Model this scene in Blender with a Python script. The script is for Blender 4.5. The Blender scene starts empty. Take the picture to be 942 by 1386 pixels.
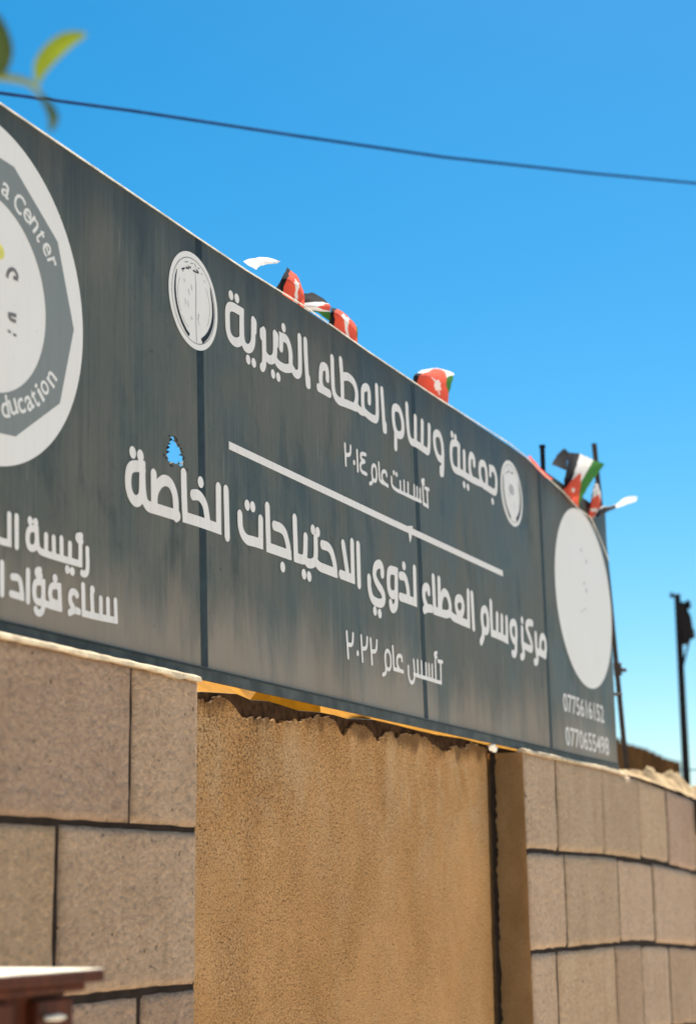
import bpy, bmesh, math, random
import numpy as np
from mathutils import Vector, Matrix, Euler
from mathutils.geometry import tessellate_polygon
import mathutils.noise as mnoise
S = bpy.context.scene
COL = S.collection
R = math.radians
rnd = random.Random(7)

# ------------------------------------------------------------------ measured data (metres)
CAM = {"fw":[0.891951,0.397835,0.214828],"r":[0.409617,-0.912186,-0.011441],"u":[-0.191412,-0.098202,0.976585],"lens":91.14}
TEXT = {"name":[27,14,[["c",[[4161,984],[4164,1061],[4164,1061],[4102,1061],[4079,1046],[4078,1014],[4081,970],[4121,957],[4161,976]]],["s",[[4163,1023],[4163,985],[4180,961],[4214,967],[4232,992],[4233,1022],[4235,1059]]],["s",[[4242,1056],[4240,1029]]],["d",4101,1091],["d",4136,1093],["d",4199,932],["d",4233,932],["s",[[4300,1047],[4300,999],[4300,953],[4291,934],[4283,933]]],["s",[[4288,1040],[4288,1026]]],["s",[[4301,979],[4327,967],[4355,975],[4369,992],[4372,1019],[4372,1058]]],["s",[[4382,1056],[4379,1030]]],["s",[[4363,987],[4387,970],[4434,970],[4471,982]]],["s",[[4410,1025],[4413,1062],[4413,1062],[4453,1067],[4475,1036],[4472,994],[4479,986],[4504,971],[4534,981],[4538,1013],[4538,1098]]],["s",[[4578,1098],[4579,1045],[4587,962]]],["s",[[4593,985],[4594,963]]],["d",4430,1095],["d",4354,932],["d",4388,932],["s",[[4732,1019],[4733,1040],[4727,1056],[4692,1051],[4683,1026],[4681,992],[4701,974]]],["s",[[4663,974],[4701,975],[4745,975]]],["s",[[4771,1098],[4771,1041],[4773,987],[4805,968],[4859,975],[4947,982]]],["s",[[4836,1110],[4838,1088],[4843,1054],[4842,977]]],["s",[[4846,1057],[4887,1071],[4934,1066],[4955,1041],[4954,1009],[4935,979]]],["s",[[4947,992],[4972,979],[5006,982]]],["s",[[5055,1029],[5058,1058],[5048,1078],[5006,1064],[5001,1034],[5001,996],[5021,982],[5082,978],[5117,984],[5121,1027],[5121,1098]]],["s",[[5164,1099],[5169,1035],[5174,963]]],["s",[[5182,985],[5182,964]]],["c",[[5286,1071],[5258,1058],[5255,1026],[5263,993],[5284,973],[5326,980],[5340,1003],[5340,1033],[5320,1067]]],["s",[[5272,970],[5268,925]]],["s",[[5382,1102],[5382,1052],[5387,1001],[5406,977],[5442,982],[5493,981],[5536,978]]],["s",[[5457,1077],[5449,982]]],["s",[[5521,1076],[5511,984]]],["s",[[5587,1077],[5579,1001],[5566,976],[5529,979]]],["c",[[5662,1071],[5634,1058],[5632,1025],[5643,996],[5675,976],[5711,985],[5713,1017],[5708,1048],[5691,1070]]],["s",[[5711,1002],[5706,955],[5699,928]]],["s",[[5687,944],[5685,926]]],["s",[[5883,1072],[5861,1080],[5808,1068],[5796,1038],[5796,993],[5822,970],[5880,975],[5933,975],[5987,973],[6064,976],[6120,980]]],["s",[[5880,1076],[5872,979]]],["d",5815,1101],["d",5849,1098],["s",[[5935,1061],[5929,978]]],["s",[[6039,1037],[6042,1063],[6010,1072],[5991,1048],[5988,1000],[6009,978]]],["d",5920,935],["d",5960,934],["c",[[6138,1067],[6102,1053],[6096,1008],[6125,975],[6168,978],[6177,1018],[6169,1062]]],["s",[[6217,1038],[6223,1064],[6223,1064],[6265,1071],[6288,1042],[6282,1000],[6269,975],[6222,975],[6165,977]]],["d",6231,935]]],"founded":[13,9,[["s",[[4850,840],[4853,772]]],["s",[[4852,805],[4890,813],[4894,843]]],["d",4918,795],["s",[[4943,840],[4945,773]]],["s",[[5012,842],[4971,838],[4972,818],[5002,817]]],["s",[[5002,817],[4966,805],[4967,777],[5014,778]]],["c",[[5076,824],[5058,810],[5058,775],[5079,767],[5096,779],[5095,818]]],["s",[[5061,772],[5058,759],[5038,752]]],["s",[[5117,838],[5118,796],[5121,778],[5162,778],[5189,776]]],["s",[[5180,809],[5177,823],[5143,816],[5138,788],[5162,778]]],["s",[[5222,813],[5220,786],[5251,777],[5323,779],[5417,780],[5482,783]]],["s",[[5297,815],[5298,780]]],["s",[[5331,823],[5330,781]]],["s",[[5366,824],[5364,780]]],["s",[[5422,827],[5419,781]]],["s",[[5448,826],[5446,784]]],["s",[[5475,825],[5473,781]]],["s",[[5502,841],[5503,779]]],["s",[[5501,779],[5541,778]]],["s",[[5542,835],[5542,775]]],["s",[[5522,839],[5559,841]]],["s",[[5517,866],[5495,861],[5497,851],[5516,852]]],["d",5244,833],["d",5267,832]]],"centre":[29,15.5,[["c",[[3620,451],[3620,495],[3620,495],[3564,484],[3552,456],[3556,417],[3585,397],[3617,413]]],["s",[[3620,471],[3623,425],[3639,399],[3681,401],[3795,405]]],["s",[[3675,488],[3676,405]]],["s",[[3678,412],[3680,447],[3714,481],[3754,486],[3781,461],[3785,430],[3785,399]]],["d",3575,520],["d",3611,520],["s",[[3826,523],[3828,446],[3832,408],[3832,408],[3912,411],[4012,412],[4012,412],[4013,526]]],["s",[[3872,475],[3906,483],[3938,465],[3948,434],[3953,412]]],["d",3916,518],["s",[[4056,528],[4059,398]]],["s",[[4134,474],[4135,433],[4167,410],[4211,414],[4256,415],[4256,415],[4258,485]]],["d",4178,509],["d",4211,511],["s",[[4301,531],[4304,413],[4304,413],[4434,415],[4434,415],[4428,445],[4404,484],[4342,483]]],["d",4391,372],["s",[[4476,531],[4479,415],[4479,415],[4523,415],[4541,422],[4547,488]]],["s",[[4538,420],[4562,409],[4606,421],[4615,442],[4616,496]]],["s",[[4609,428],[4634,414],[4676,414],[4751,414],[4751,414],[4747,447],[4718,487],[4661,485]]],["d",4599,519],["d",4632,518],["d",4530,374],["d",4565,373],["s",[[4814,516],[4841,426]]],["s",[[4789,416],[4881,416],[4881,416],[4882,533]]],["s",[[4928,533],[4927,404]]],["s",[[5007,441],[5006,407],[5025,371],[5093,369],[5121,382],[5119,410],[5064,435],[5047,459],[5061,489],[5100,502],[5117,489],[5115,468]]],["d",5046,340],["d",5084,337],["s",[[5226,404],[5234,497],[5234,497],[5177,496],[5164,469],[5165,426],[5189,411],[5227,423]]],["s",[[5228,429],[5226,386],[5205,369],[5181,368],[5177,385]]],["s",[[5268,489],[5309,494],[5330,461],[5332,420]]],["s",[[5261,418],[5392,419],[5392,419],[5395,535]]],["d",5302,528],["s",[[5519,472],[5518,487],[5494,489],[5473,477],[5472,441],[5495,419]]],["s",[[5471,404],[5498,415],[5541,418]]],["s",[[5567,533],[5568,452],[5569,416],[5569,416],[5715,418],[5724,460],[5699,493],[5661,497],[5631,465],[5624,421]]],["s",[[5621,534],[5613,420]]],["s",[[5716,428],[5745,417],[5822,415],[5902,414],[5902,414],[5911,534]]],["c",[[5805,495],[5783,484],[5779,456],[5806,432],[5843,446],[5856,479],[5836,498]]],["s",[[5950,533],[5953,406]]],["c",[[6083,498],[6048,482],[6047,437],[6068,409],[6104,416],[6114,452],[6107,490]]],["s",[[6056,419],[6051,386],[6025,365]]],["s",[[6153,532],[6150,460],[6152,415],[6152,415],[6258,414],[6320,410],[6320,410],[6327,495]]],["s",[[6219,494],[6210,415]]],["s",[[6272,493],[6263,415]]],["c",[[6405,491],[6374,480],[6369,446],[6389,418],[6428,417],[6436,455],[6433,490]]],["s",[[6427,428],[6422,384],[6403,363],[6379,366]]],["s",[[6509,480],[6504,423],[6514,391],[6511,372],[6483,364]]],["d",6514,513],["s",[[6512,415],[6569,411],[6621,408],[6618,442],[6579,474],[6560,498],[6592,517],[6639,518]]],["s",[[6678,480],[6674,418],[6688,382],[6667,363],[6649,365]]],["s",[[6681,412],[6735,409],[6789,406]]],["c",[[6772,486],[6735,468],[6726,417],[6783,405],[6802,434],[6801,472]]]]],"centre_founded":[13,9,[["s",[[4822,244],[4828,165]]],["s",[[4825,206],[4864,207],[4869,245]]],["d",4900,188],["s",[[4930,246],[4936,167]]],["s",[[4932,207],[4971,210],[4977,247]]],["s",[[5003,246],[5009,167]]],["s",[[5006,207],[5046,210],[5053,247]]],["c",[[5140,228],[5117,217],[5114,180],[5131,162],[5160,170],[5163,212]]],["s",[[5120,169],[5117,150],[5092,143]]],["s",[[5181,244],[5185,172],[5185,172],[5231,172],[5262,171]]],["s",[[5255,206],[5254,223],[5216,218],[5211,190],[5231,174]]],["s",[[5308,195],[5306,159],[5329,139],[5358,153],[5361,186],[5357,221]]],["s",[[5354,173],[5426,172],[5517,172],[5552,171]]],["s",[[5391,223],[5392,171]]],["s",[[5426,224],[5426,170]]],["s",[[5467,221],[5466,172]]],["s",[[5494,222],[5492,171]]],["s",[[5523,223],[5520,170]]],["s",[[5554,243],[5554,171],[5554,171],[5601,171],[5601,171],[5604,237]]],["s",[[5581,243],[5621,245]]],["s",[[5572,271],[5550,266],[5551,254],[5570,255]]]]],"chair":[16,10,[["s",[[3006,214],[3025,202],[3067,203],[3067,203],[3065,266]]],["s",[[3092,267],[3094,200]]],["c",[[3168,252],[3168,252],[3140,251],[3132,226],[3141,204],[3170,212]]],["s",[[3168,253],[3172,208],[3200,204],[3269,204],[3344,205],[3344,205],[3344,249]]],["s",[[3205,246],[3206,205]]],["s",[[3235,246],[3237,206]]],["s",[[3266,250],[3268,205]]],["s",[[3301,244],[3301,204]]],["s",[[3348,271],[3329,267],[3333,258],[3349,259]]],["s",[[3373,245],[3376,195],[3365,183],[3351,185]]],["d",3143,267],["d",3164,267],["d",3291,183],["d",3311,182]]],"person_name":[16,10,[["s",[[3041,156],[3043,89]]],["s",[[3078,132],[3105,135],[3113,114],[3116,94],[3116,94],[3075,95]]],["s",[[3137,155],[3138,88]]],["c",[[3196,138],[3196,138],[3165,137],[3160,113],[3167,92],[3197,93]]],["s",[[3197,109],[3198,86],[3190,69],[3172,68],[3167,76]]],["s",[[3183,164],[3169,160],[3172,151],[3186,152]]],["s",[[3198,93],[3236,91],[3263,91],[3263,91],[3259,139],[3259,139],[3227,138],[3221,116],[3231,99],[3260,101]]],["d",3242,155],["s",[[3331,130],[3325,137],[3305,135],[3301,113],[3316,100]]],["s",[[3300,86],[3322,96],[3341,94]]],["s",[[3356,158],[3359,93],[3359,93],[3414,93],[3498,96],[3498,96],[3495,143]]],["s",[[3393,142],[3397,94]]],["d",3395,153],["s",[[3431,138],[3432,95]]],["s",[[3462,140],[3464,95]]]]]}
ARC_L = [[-0.089,0.0616],[-0.099,0.0296],[-0.101,-0.0024],[-0.093,-0.0364],[-0.074,-0.0694],[-0.046,-0.0944],[-0.026,-0.1034]]
ARC_R = [[0.091,0.0666],[0.099,0.0426],[0.106,0.0166],[0.107,-0.0114],[0.097,-0.0454],[0.073,-0.0774],[0.042,-0.1004]]
EMB_TXT = [[[-0.064,0.0686],[-0.047,0.0756]],[[-0.059,0.0666],[-0.055,0.0656]],[[-0.043,0.0796],[-0.026,0.0816]],[[-0.03,0.0886],[-0.022,0.0846]],[[-0.018,0.0916],[-0.016,0.0846]],[[-0.003,0.0846],[0.012,0.0836]],[[0.008,0.0856],[0.028,0.0866]],[[0.017,0.0936],[0.026,0.0886]],[[-0.047,0.0936],[-0.03,0.0996]],[[-0.016,0.0996],[-0.003,0.1036]],[[0.004,0.1066],[0.015,0.1006]],[[0.022,0.0996],[0.033,0.1016]],[[0.04,0.0916],[0.047,0.0876]],[[0.056,0.0756],[0.061,0.0716]]]
EMB_FAINT = [[[-0.029,0.0246],[-0.023,0.0086]],[[-0.013,0.0416],[-0.009,0.0266]],[[-0.047,-0.0084],[-0.043,-0.0234]],[[-0.032,-0.0104],[-0.028,-0.0254]],[[0.028,-0.0284],[0.021,-0.0494]],[[0.026,-0.0504],[0.03,-0.0594]],[[-0.013,-0.0484],[-0.01,-0.0564]],[[-0.053,0.0446],[-0.048,0.0376]]]
EMB_CREASE = [[0.008,0.1066],[0.011,0.0656],[0.014,0.0246],[0.01,-0.0224],[0.012,-0.0684],[0.013,-0.1134]]
LOGO_A = [["a",3.033,0.996],["C",3.085,0.985],["e",3.117,0.969],["n",3.144,0.956],["t",3.17,0.938],["e",3.196,0.914],["r",3.217,0.89]]
LOGO_B = [["d",3.041,0.5],["u",3.073,0.507],["c",3.103,0.517],["a",3.133,0.532],["t",3.155,0.548],["i",3.173,0.566],["o",3.193,0.583],["n",3.221,0.611]]
LOGO_DARK = [[[3.043,0.795],[3.048,0.813],[3.066,0.824],[3.079,0.817],[3.083,0.807]],[[3.054,0.718],[3.054,0.703],[3.079,0.704]],[[3.058,0.715],[3.08,0.718]],[[3.049,0.674],[3.06,0.674]],[[3.069,0.672],[3.081,0.672]],[[3.067,0.803],[3.084,0.804]]]
LOGO_YEL = [3.018,0.848]
SPECK3 = [[7.394,0.9476],[7.4092,0.8007],[7.4371,0.7719],[7.3967,0.6835],[7.3489,0.6668],[7.4652,0.9098]]
HOLE = [[3.7517,0.5806],[3.7631,0.5949],[3.7708,0.6103],[3.7822,0.611],[3.7857,0.5963],[3.8008,0.5901],[3.8123,0.5908],[3.8197,0.5769],[3.8272,0.5649],[3.8307,0.5461],[3.8153,0.5388],[3.8001,0.5412],[3.7849,0.5359],[3.7699,0.5384],[3.7548,0.5331],[3.7439,0.5479],[3.7441,0.5672]]
DIV = [[4.0757,0.6665],[4.0751,0.6437],[6.3079,0.6558],[6.3109,0.6764]]
DRIP = [[5.3481,0.6717],[5.3949,0.6805],[5.3769,0.6314],[5.3623,0.6161]]
PLAST = [[4.047,2.111],[4.063,2.116],[4.095,2.126],[4.106,2.107],[4.144,2.118],[4.16,2.133],[4.188,2.138],[4.216,2.133],[4.245,2.133],[4.273,2.117],[4.291,2.105],[4.314,2.095],[4.338,2.091],[4.367,2.097],[4.397,2.09],[4.433,2.103],[4.458,2.104],[4.495,2.1],[4.533,2.093],[4.571,2.101],[4.61,2.106],[4.656,2.113],[4.702,2.113],[4.743,2.126],[4.784,2.132],[4.854,2.142],[4.926,2.138],[4.955,2.123],[4.972,2.103],[4.99,2.087],[5.013,2.102],[5.028,2.117],[5.074,2.139],[5.128,2.14],[5.167,2.14],[5.203,2.128],[5.243,2.105],[5.268,2.092],[5.299,2.112],[5.337,2.126],[5.39,2.139],[5.42,2.121],[5.437,2.109],[5.456,2.131],[5.496,2.143],[5.551,2.14],[5.606,2.146],[5.663,2.14],[5.701,2.139],[5.729,2.128],[5.757,2.121],[5.796,2.118],[5.835,2.105],[5.866,2.109],[5.895,2.104],[5.937,2.123],[5.979,2.133],[6.032,2.129],[6.085,2.13],[6.118,2.147],[6.152,2.159],[6.217,2.149]]
YEL = [[4.076,2.138],[4.108,2.143],[4.207,2.15],[4.309,2.157],[4.392,2.148],[4.502,2.155],[4.591,2.152],[4.695,2.146],[4.86,2.155],[4.946,2.156],[5.049,2.153],[5.218,2.165],[5.255,2.168],[5.425,2.167],[5.624,2.164],[5.816,2.163],[6.061,2.169],[6.3,2.166]]
JOINT = [[6.202,2.127],[6.172,1.958],[6.165,1.693],[6.156,1.407],[6.151,1.162]]
BULB = [6.115,2.16,2.135]
FLAGS = {"a":[[[[[4.5187,2.2456,3.3975],[4.5937,2.2456,3.395],[4.6597,2.2456,3.398],[4.7159,2.2457,3.4002]],[[4.517,2.2262,3.429],[4.5141,2.1959,3.4158],[4.5656,2.196,3.4175],[4.6765,2.2261,3.4248]],[[4.6249,2.2577,3.5062],[4.6106,2.2374,3.4892],[4.6601,2.2372,3.4826],[4.7615,2.267,3.471]]],[[[0.35,0.02],[0.06,0.3],[0.16,0.5],[0.05,0.75]],[[0.4,0.02],[0.12,0.3],[0.19,0.5],[0.1,0.8]],[[0.45,0.02],[0.3,0.32],[0.3,0.5],[0.2,0.8]]]],[[[[4.1832,2.18,3.3652],[4.2266,2.18,3.3645],[4.2609,2.18,3.3653]],[[4.322,2.2112,3.4291],[4.3118,2.2009,3.4131],[4.3264,2.2007,3.4024]],[[4.4703,2.2422,3.4833],[4.4549,2.2319,3.4664],[4.4545,2.2317,3.4564]],[[4.5864,2.2629,3.5145],[4.5808,2.2628,3.5101],[4.5779,2.2627,3.5066]]],[[[0.9,0.4],[0.9,0.5],[0.9,0.6]],[[0.85,0.4],[0.85,0.5],[0.85,0.6]],[[0.8,0.4],[0.8,0.5],[0.8,0.6]],[[0.7,0.4],[0.7,0.5],[0.7,0.6]]]]],"b":[[[[[4.7761,2.2771,3.4754],[4.7317,2.2562,3.4271],[4.7096,2.2457,3.4031],[4.7325,2.2554,3.3886]],[[4.8678,2.2776,3.5021],[4.7459,2.2262,3.4295],[4.7073,2.2056,3.3963],[4.8048,2.2459,3.4145]],[[4.9576,2.2776,3.5011],[4.8467,2.2267,3.4546],[4.7955,2.2061,3.4212],[4.8755,2.2459,3.4151]],[[4.9877,2.2775,3.4943],[4.9209,2.247,3.4689],[4.8985,2.2368,3.4591],[4.9367,2.2561,3.4246]]],[[[0.95,0.02],[0.95,0.31],[0.95,0.5],[0.95,0.6]],[[0.7,0.02],[0.7,0.31],[0.62,0.5],[0.7,0.75]],[[0.6,0.05],[0.5,0.4],[0.4,0.5],[0.62,0.9]],[[0.4,0.1],[0.25,0.4],[0.3,0.5],[0.6,0.92]]]]],"c":[[[[[4.8986,2.2457,3.4021],[4.9835,2.2457,3.4009],[5.0585,2.2457,3.4042],[5.1289,2.2458,3.4084]],[[4.8752,2.2263,3.4331],[4.8789,2.2061,3.4234],[4.9522,2.2061,3.4245],[5.1116,2.2363,3.4363]],[[4.9462,2.2572,3.4783],[5.0114,2.2573,3.4878],[5.093,2.2573,3.4856],[5.1626,2.257,3.4709]]],[[[0.35,0.02],[0.06,0.32],[0.16,0.5],[0.05,0.97]],[[0.4,0.02],[0.12,0.34],[0.19,0.5],[0.1,0.95]],[[0.45,0.02],[0.26,0.38],[0.26,0.5],[0.15,0.95]]]]],"d":[[[[[5.6085,2.2457,3.4006],[5.7351,2.2456,3.399],[5.8603,2.2457,3.4005],[5.9571,2.2457,3.4011]],[[5.6101,2.2362,3.426],[5.6554,2.2061,3.4225],[5.7478,2.1962,3.4272],[5.9879,2.2375,3.4944]],[[5.693,2.2568,3.4596],[5.7364,2.2371,3.4747],[5.8594,2.2377,3.5085],[6.0743,2.2586,3.5552]],[[5.8864,2.3181,3.5292],[6.0047,2.3389,3.5707],[6.1268,2.3396,3.6057],[6.1707,2.2994,3.5958]]],[[[0.3,0.1],[0.05,0.35],[0.12,0.5],[0.03,0.75]],[[0.3,0.1],[0.12,0.38],[0.19,0.5],[0.35,0.95]],[[0.62,0.4],[0.55,0.42],[0.45,0.5],[0.6,0.64]],[[0.7,0.4],[0.6,0.45],[0.6,0.55],[0.7,0.6]]]]],"e":[[[[[6.6703,2.1699,3.36],[6.8037,2.1693,3.3275],[6.9551,2.1691,3.32]],[[6.6745,2.1599,3.3598],[6.8013,2.1594,3.3373],[6.9707,2.1592,3.3252]]],[[[0.0,0.45],[0.05,0.3],[0.05,0.45]],[[0.1,0.45],[0.1,0.5],[0.1,0.5]]]]],"f":[[[[[7.1419,2.1691,3.3185],[7.1995,2.1637,3.3002],[7.2698,2.1635,3.2895],[7.3643,2.1684,3.2812]],[[7.2035,2.1802,3.3743],[7.1607,2.1396,3.3477],[7.2634,2.1298,3.3564],[7.4408,2.1599,3.3615]],[[7.2897,2.1917,3.4544],[7.2163,2.131,3.4195],[7.4046,2.1317,3.4535],[7.5897,2.1617,3.4547]],[[7.4319,2.2237,3.5574],[7.3976,2.1632,3.5333],[7.6216,2.1636,3.556],[7.7759,2.1539,3.5703]]],[[[0.0,0.0],[0.0,0.33],[0.0,0.67],[0.0,1]],[[0.33,0.0],[0.33,0.33],[0.33,0.67],[0.33,1]],[[0.66,0.0],[0.66,0.33],[0.66,0.67],[0.66,1]],[[1,0],[1,0.33],[1,0.67],[1,1]]]],[[[[7.2832,2.1934,3.438],[7.4385,2.2257,3.5579]],[[7.3105,2.2318,3.4586],[7.5281,2.2745,3.601]],[[7.3194,2.2721,3.4773],[7.5909,2.3244,3.5959]]],[[[0.6,0.03],[1,0.03]],[[0.6,0.1],[1,0.1]],[[0.6,0.2],[1,0.2]]]]],"g":[[[[[7.5119,2.1682,3.2724],[7.5154,2.1631,3.2695],[7.5804,2.1633,3.279],[7.6329,2.1686,3.2959]],[[7.6071,2.18,3.3667],[7.5213,2.1495,3.34],[7.6338,2.15,3.369],[7.7865,2.1806,3.3967]],[[7.6654,2.1814,3.4415],[7.5569,2.1508,3.4093],[7.6246,2.1511,3.4266],[7.7663,2.1817,3.4563]],[[7.7408,2.1923,3.4839],[7.7042,2.182,3.4719],[7.7384,2.1822,3.4791],[7.7967,2.1924,3.4894]]],[[[0.02,0.3],[0.02,0.45],[0.02,0.5],[0.02,0.55]],[[0.45,0.2],[0.42,0.44],[0.45,0.5],[0.5,0.2]],[[0.8,0.1],[0.8,0.45],[0.8,0.5],[0.8,0.2]],[[0.9,0.1],[0.9,0.2],[0.9,0.25],[0.9,0.1]]]]],"h":[[[[[7.5426,2.1681,3.2691],[7.573,2.1582,3.274]],[[7.7685,2.18,3.3645],[7.5825,2.1483,3.2792]],[[8.0812,2.2014,3.4386],[7.8062,2.1596,3.3476]],[[8.3938,2.2234,3.5442],[8.1536,2.1816,3.4477]],[[8.6863,2.2447,3.6096],[8.5483,2.2136,3.5539]]],[[[0.9,0.5],[0.9,0.5]],[[0.9,0.36],[0.9,0.1]],[[0.9,0.34],[0.9,0.12]],[[0.9,0.5],[0.9,0.52]],[[0.9,0.5],[0.9,0.5]]]]]}
STRING = [[2.504,2.1735,3.3394],[3.001,2.1735,3.3424],[3.9154,2.1735,3.3417],[4.1955,2.1736,3.3435],[4.5584,2.1738,3.3547],[5.0603,2.1737,3.349],[5.6554,2.1737,3.3521],[6.462,2.174,3.368],[6.6286,2.1596,3.3465],[6.9355,2.159,3.3165],[7.109,2.1588,3.3047],[7.3257,2.1582,3.2728],[7.5219,2.1581,3.2675],[7.6485,2.1568,3.1989],[7.7544,2.1555,3.1314],[7.9588,2.2059,3.1534]]
ROD = [[7.19,2.27,3.526],[[7.946,2.25,3.721],[8.287,2.25,2.151]]]
TIE = [[7.838,2.2,2.509],[8.052,2.2,2.524]]
CLAMP = [8.189,2.25,2.661]
CAB = [2.655,1.647,1.49]
KNOB = [2.524,1.667,1.416]
CABX = [[2.61,1.667,1.451],[2.465,1.667,1.458],[2.499,1.667,1.456]]
WIRE = [[5.124,4.811,4.934],[6.124,4.437,5.197],[6.866,4.186,5.374],[7.885,3.798,5.586],[8.755,3.287,5.712],[9.845,2.733,5.933],[10.777,2.292,6.143],[13.003,0.822,6.604]]
POLE = [[11.729,2.784,3.607],[12.007,2.853,2.324]]
POLEB = [[11.739,2.781,3.567],[11.816,2.769,3.272],[11.773,2.725,3.532],[11.819,2.726,3.34],[11.715,2.819,3.597],[11.965,2.886,2.437],[12.128,2.517,2.442]]
RUST = [[15.229,2.932],[15.422,2.933],[15.72,2.929],[16.082,2.931],[16.4,2.916],[16.842,2.89],[17.34,2.89]]
COPE = [[8.253,2.197],[8.414,2.221],[8.593,2.239],[8.762,2.243],[8.937,2.246],[9.13,2.231],[9.287,2.233],[9.476,2.216],[9.691,2.204],[9.897,2.19],[10.127,2.169]]
LEAF = {"twig":[[1.533,1.469,2.522],[1.587,1.324,2.566],[1.62,1.24,2.586],[1.642,1.19,2.586],[1.652,1.17,2.583],[1.659,1.157,2.578],[1.667,1.147,2.564]],"l1":[[1.662,1.15,2.578],[1.659,1.147,2.595],[1.661,1.133,2.613],[1.665,1.115,2.628],[1.669,1.103,2.634],[1.675,1.09,2.637]],"l2":[[1.666,1.147,2.564],[1.671,1.141,2.556],[1.676,1.137,2.546],[1.678,1.135,2.537],[1.68,1.137,2.529],[1.68,1.141,2.52]],"l0":[[1.639,1.199,2.582],[1.637,1.194,2.602],[1.634,1.188,2.622],[1.63,1.187,2.642],[1.624,1.189,2.664]]}
RECESS = [[8.923,2.1,2.063],[8.887,2.1,1.904]]

# ------------------------------------------------------------------ camera
cd = bpy.data.cameras.new('camera')
cam = bpy.data.objects.new('camera', cd)
COL.objects.link(cam)
r_, u_, f_ = Vector(CAM['r']), Vector(CAM['u']), Vector(CAM['fw'])
cam.matrix_world = Matrix(((r_.x, u_.x, -f_.x, 0), (r_.y, u_.y, -f_.y, 0), (r_.z, u_.z, -f_.z, 1.6), (0, 0, 0, 1)))
cd.sensor_fit = 'HORIZONTAL'
cd.sensor_width = 36
cd.lens = CAM['lens']
cd.clip_start, cd.clip_end = 0.05, 4000
cd.dof.use_dof = True
cd.dof.focus_distance = 4.95
cd.dof.aperture_fstop = CAM['lens'] / 25.0
S.camera = cam

# ------------------------------------------------------------------ light
SUN_EL, SUN_BEHIND = R(58), R(4.0)          # sun almost along the wall, just behind it
sun_dir = Vector((math.cos(SUN_EL) * math.cos(SUN_BEHIND), math.cos(SUN_EL) * math.sin(SUN_BEHIND), math.sin(SUN_EL)))
w = bpy.data.worlds.new('World')
S.world = w
w.use_nodes = True
nt = w.node_tree
bg = nt.nodes['Background']
sky = nt.nodes.new('ShaderNodeTexSky')
sky.sky_type = 'NISHITA'
sky.sun_disc = False
sky.sun_elevation = SUN_EL
sky.sun_rotation = math.atan2(sun_dir.x, sun_dir.y)
sky.air_density = 1.0
sky.dust_density = 0.3
sky.ozone_density = 2.5
hsv = nt.nodes.new('ShaderNodeHueSaturation')
hsv.inputs['Hue'].default_value = 0.485
hsv.inputs['Saturation'].default_value = 1.50
nt.links.new(sky.outputs[0], hsv.inputs['Color'])
nt.links.new(hsv.outputs[0], bg.inputs['Color'])
bg.inputs['Strength'].default_value = 0.060
sl = bpy.data.lights.new('sun', 'SUN')
sl.energy = 5.0
sl.angle = R(0.5)
sl.color = (1, 0.94, 0.84)
so = bpy.data.objects.new('sun', sl)
so.rotation_euler = (-sun_dir).to_track_quat('-Z', 'Y').to_euler()
so.location = (0, 0, 30)
COL.objects.link(so)
S.view_settings.view_transform = 'Standard'
S.view_settings.look = 'None'
S.view_settings.gamma = 1
S.view_settings.use_curve_mapping = False
S.view_settings.exposure = 1.2

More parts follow.
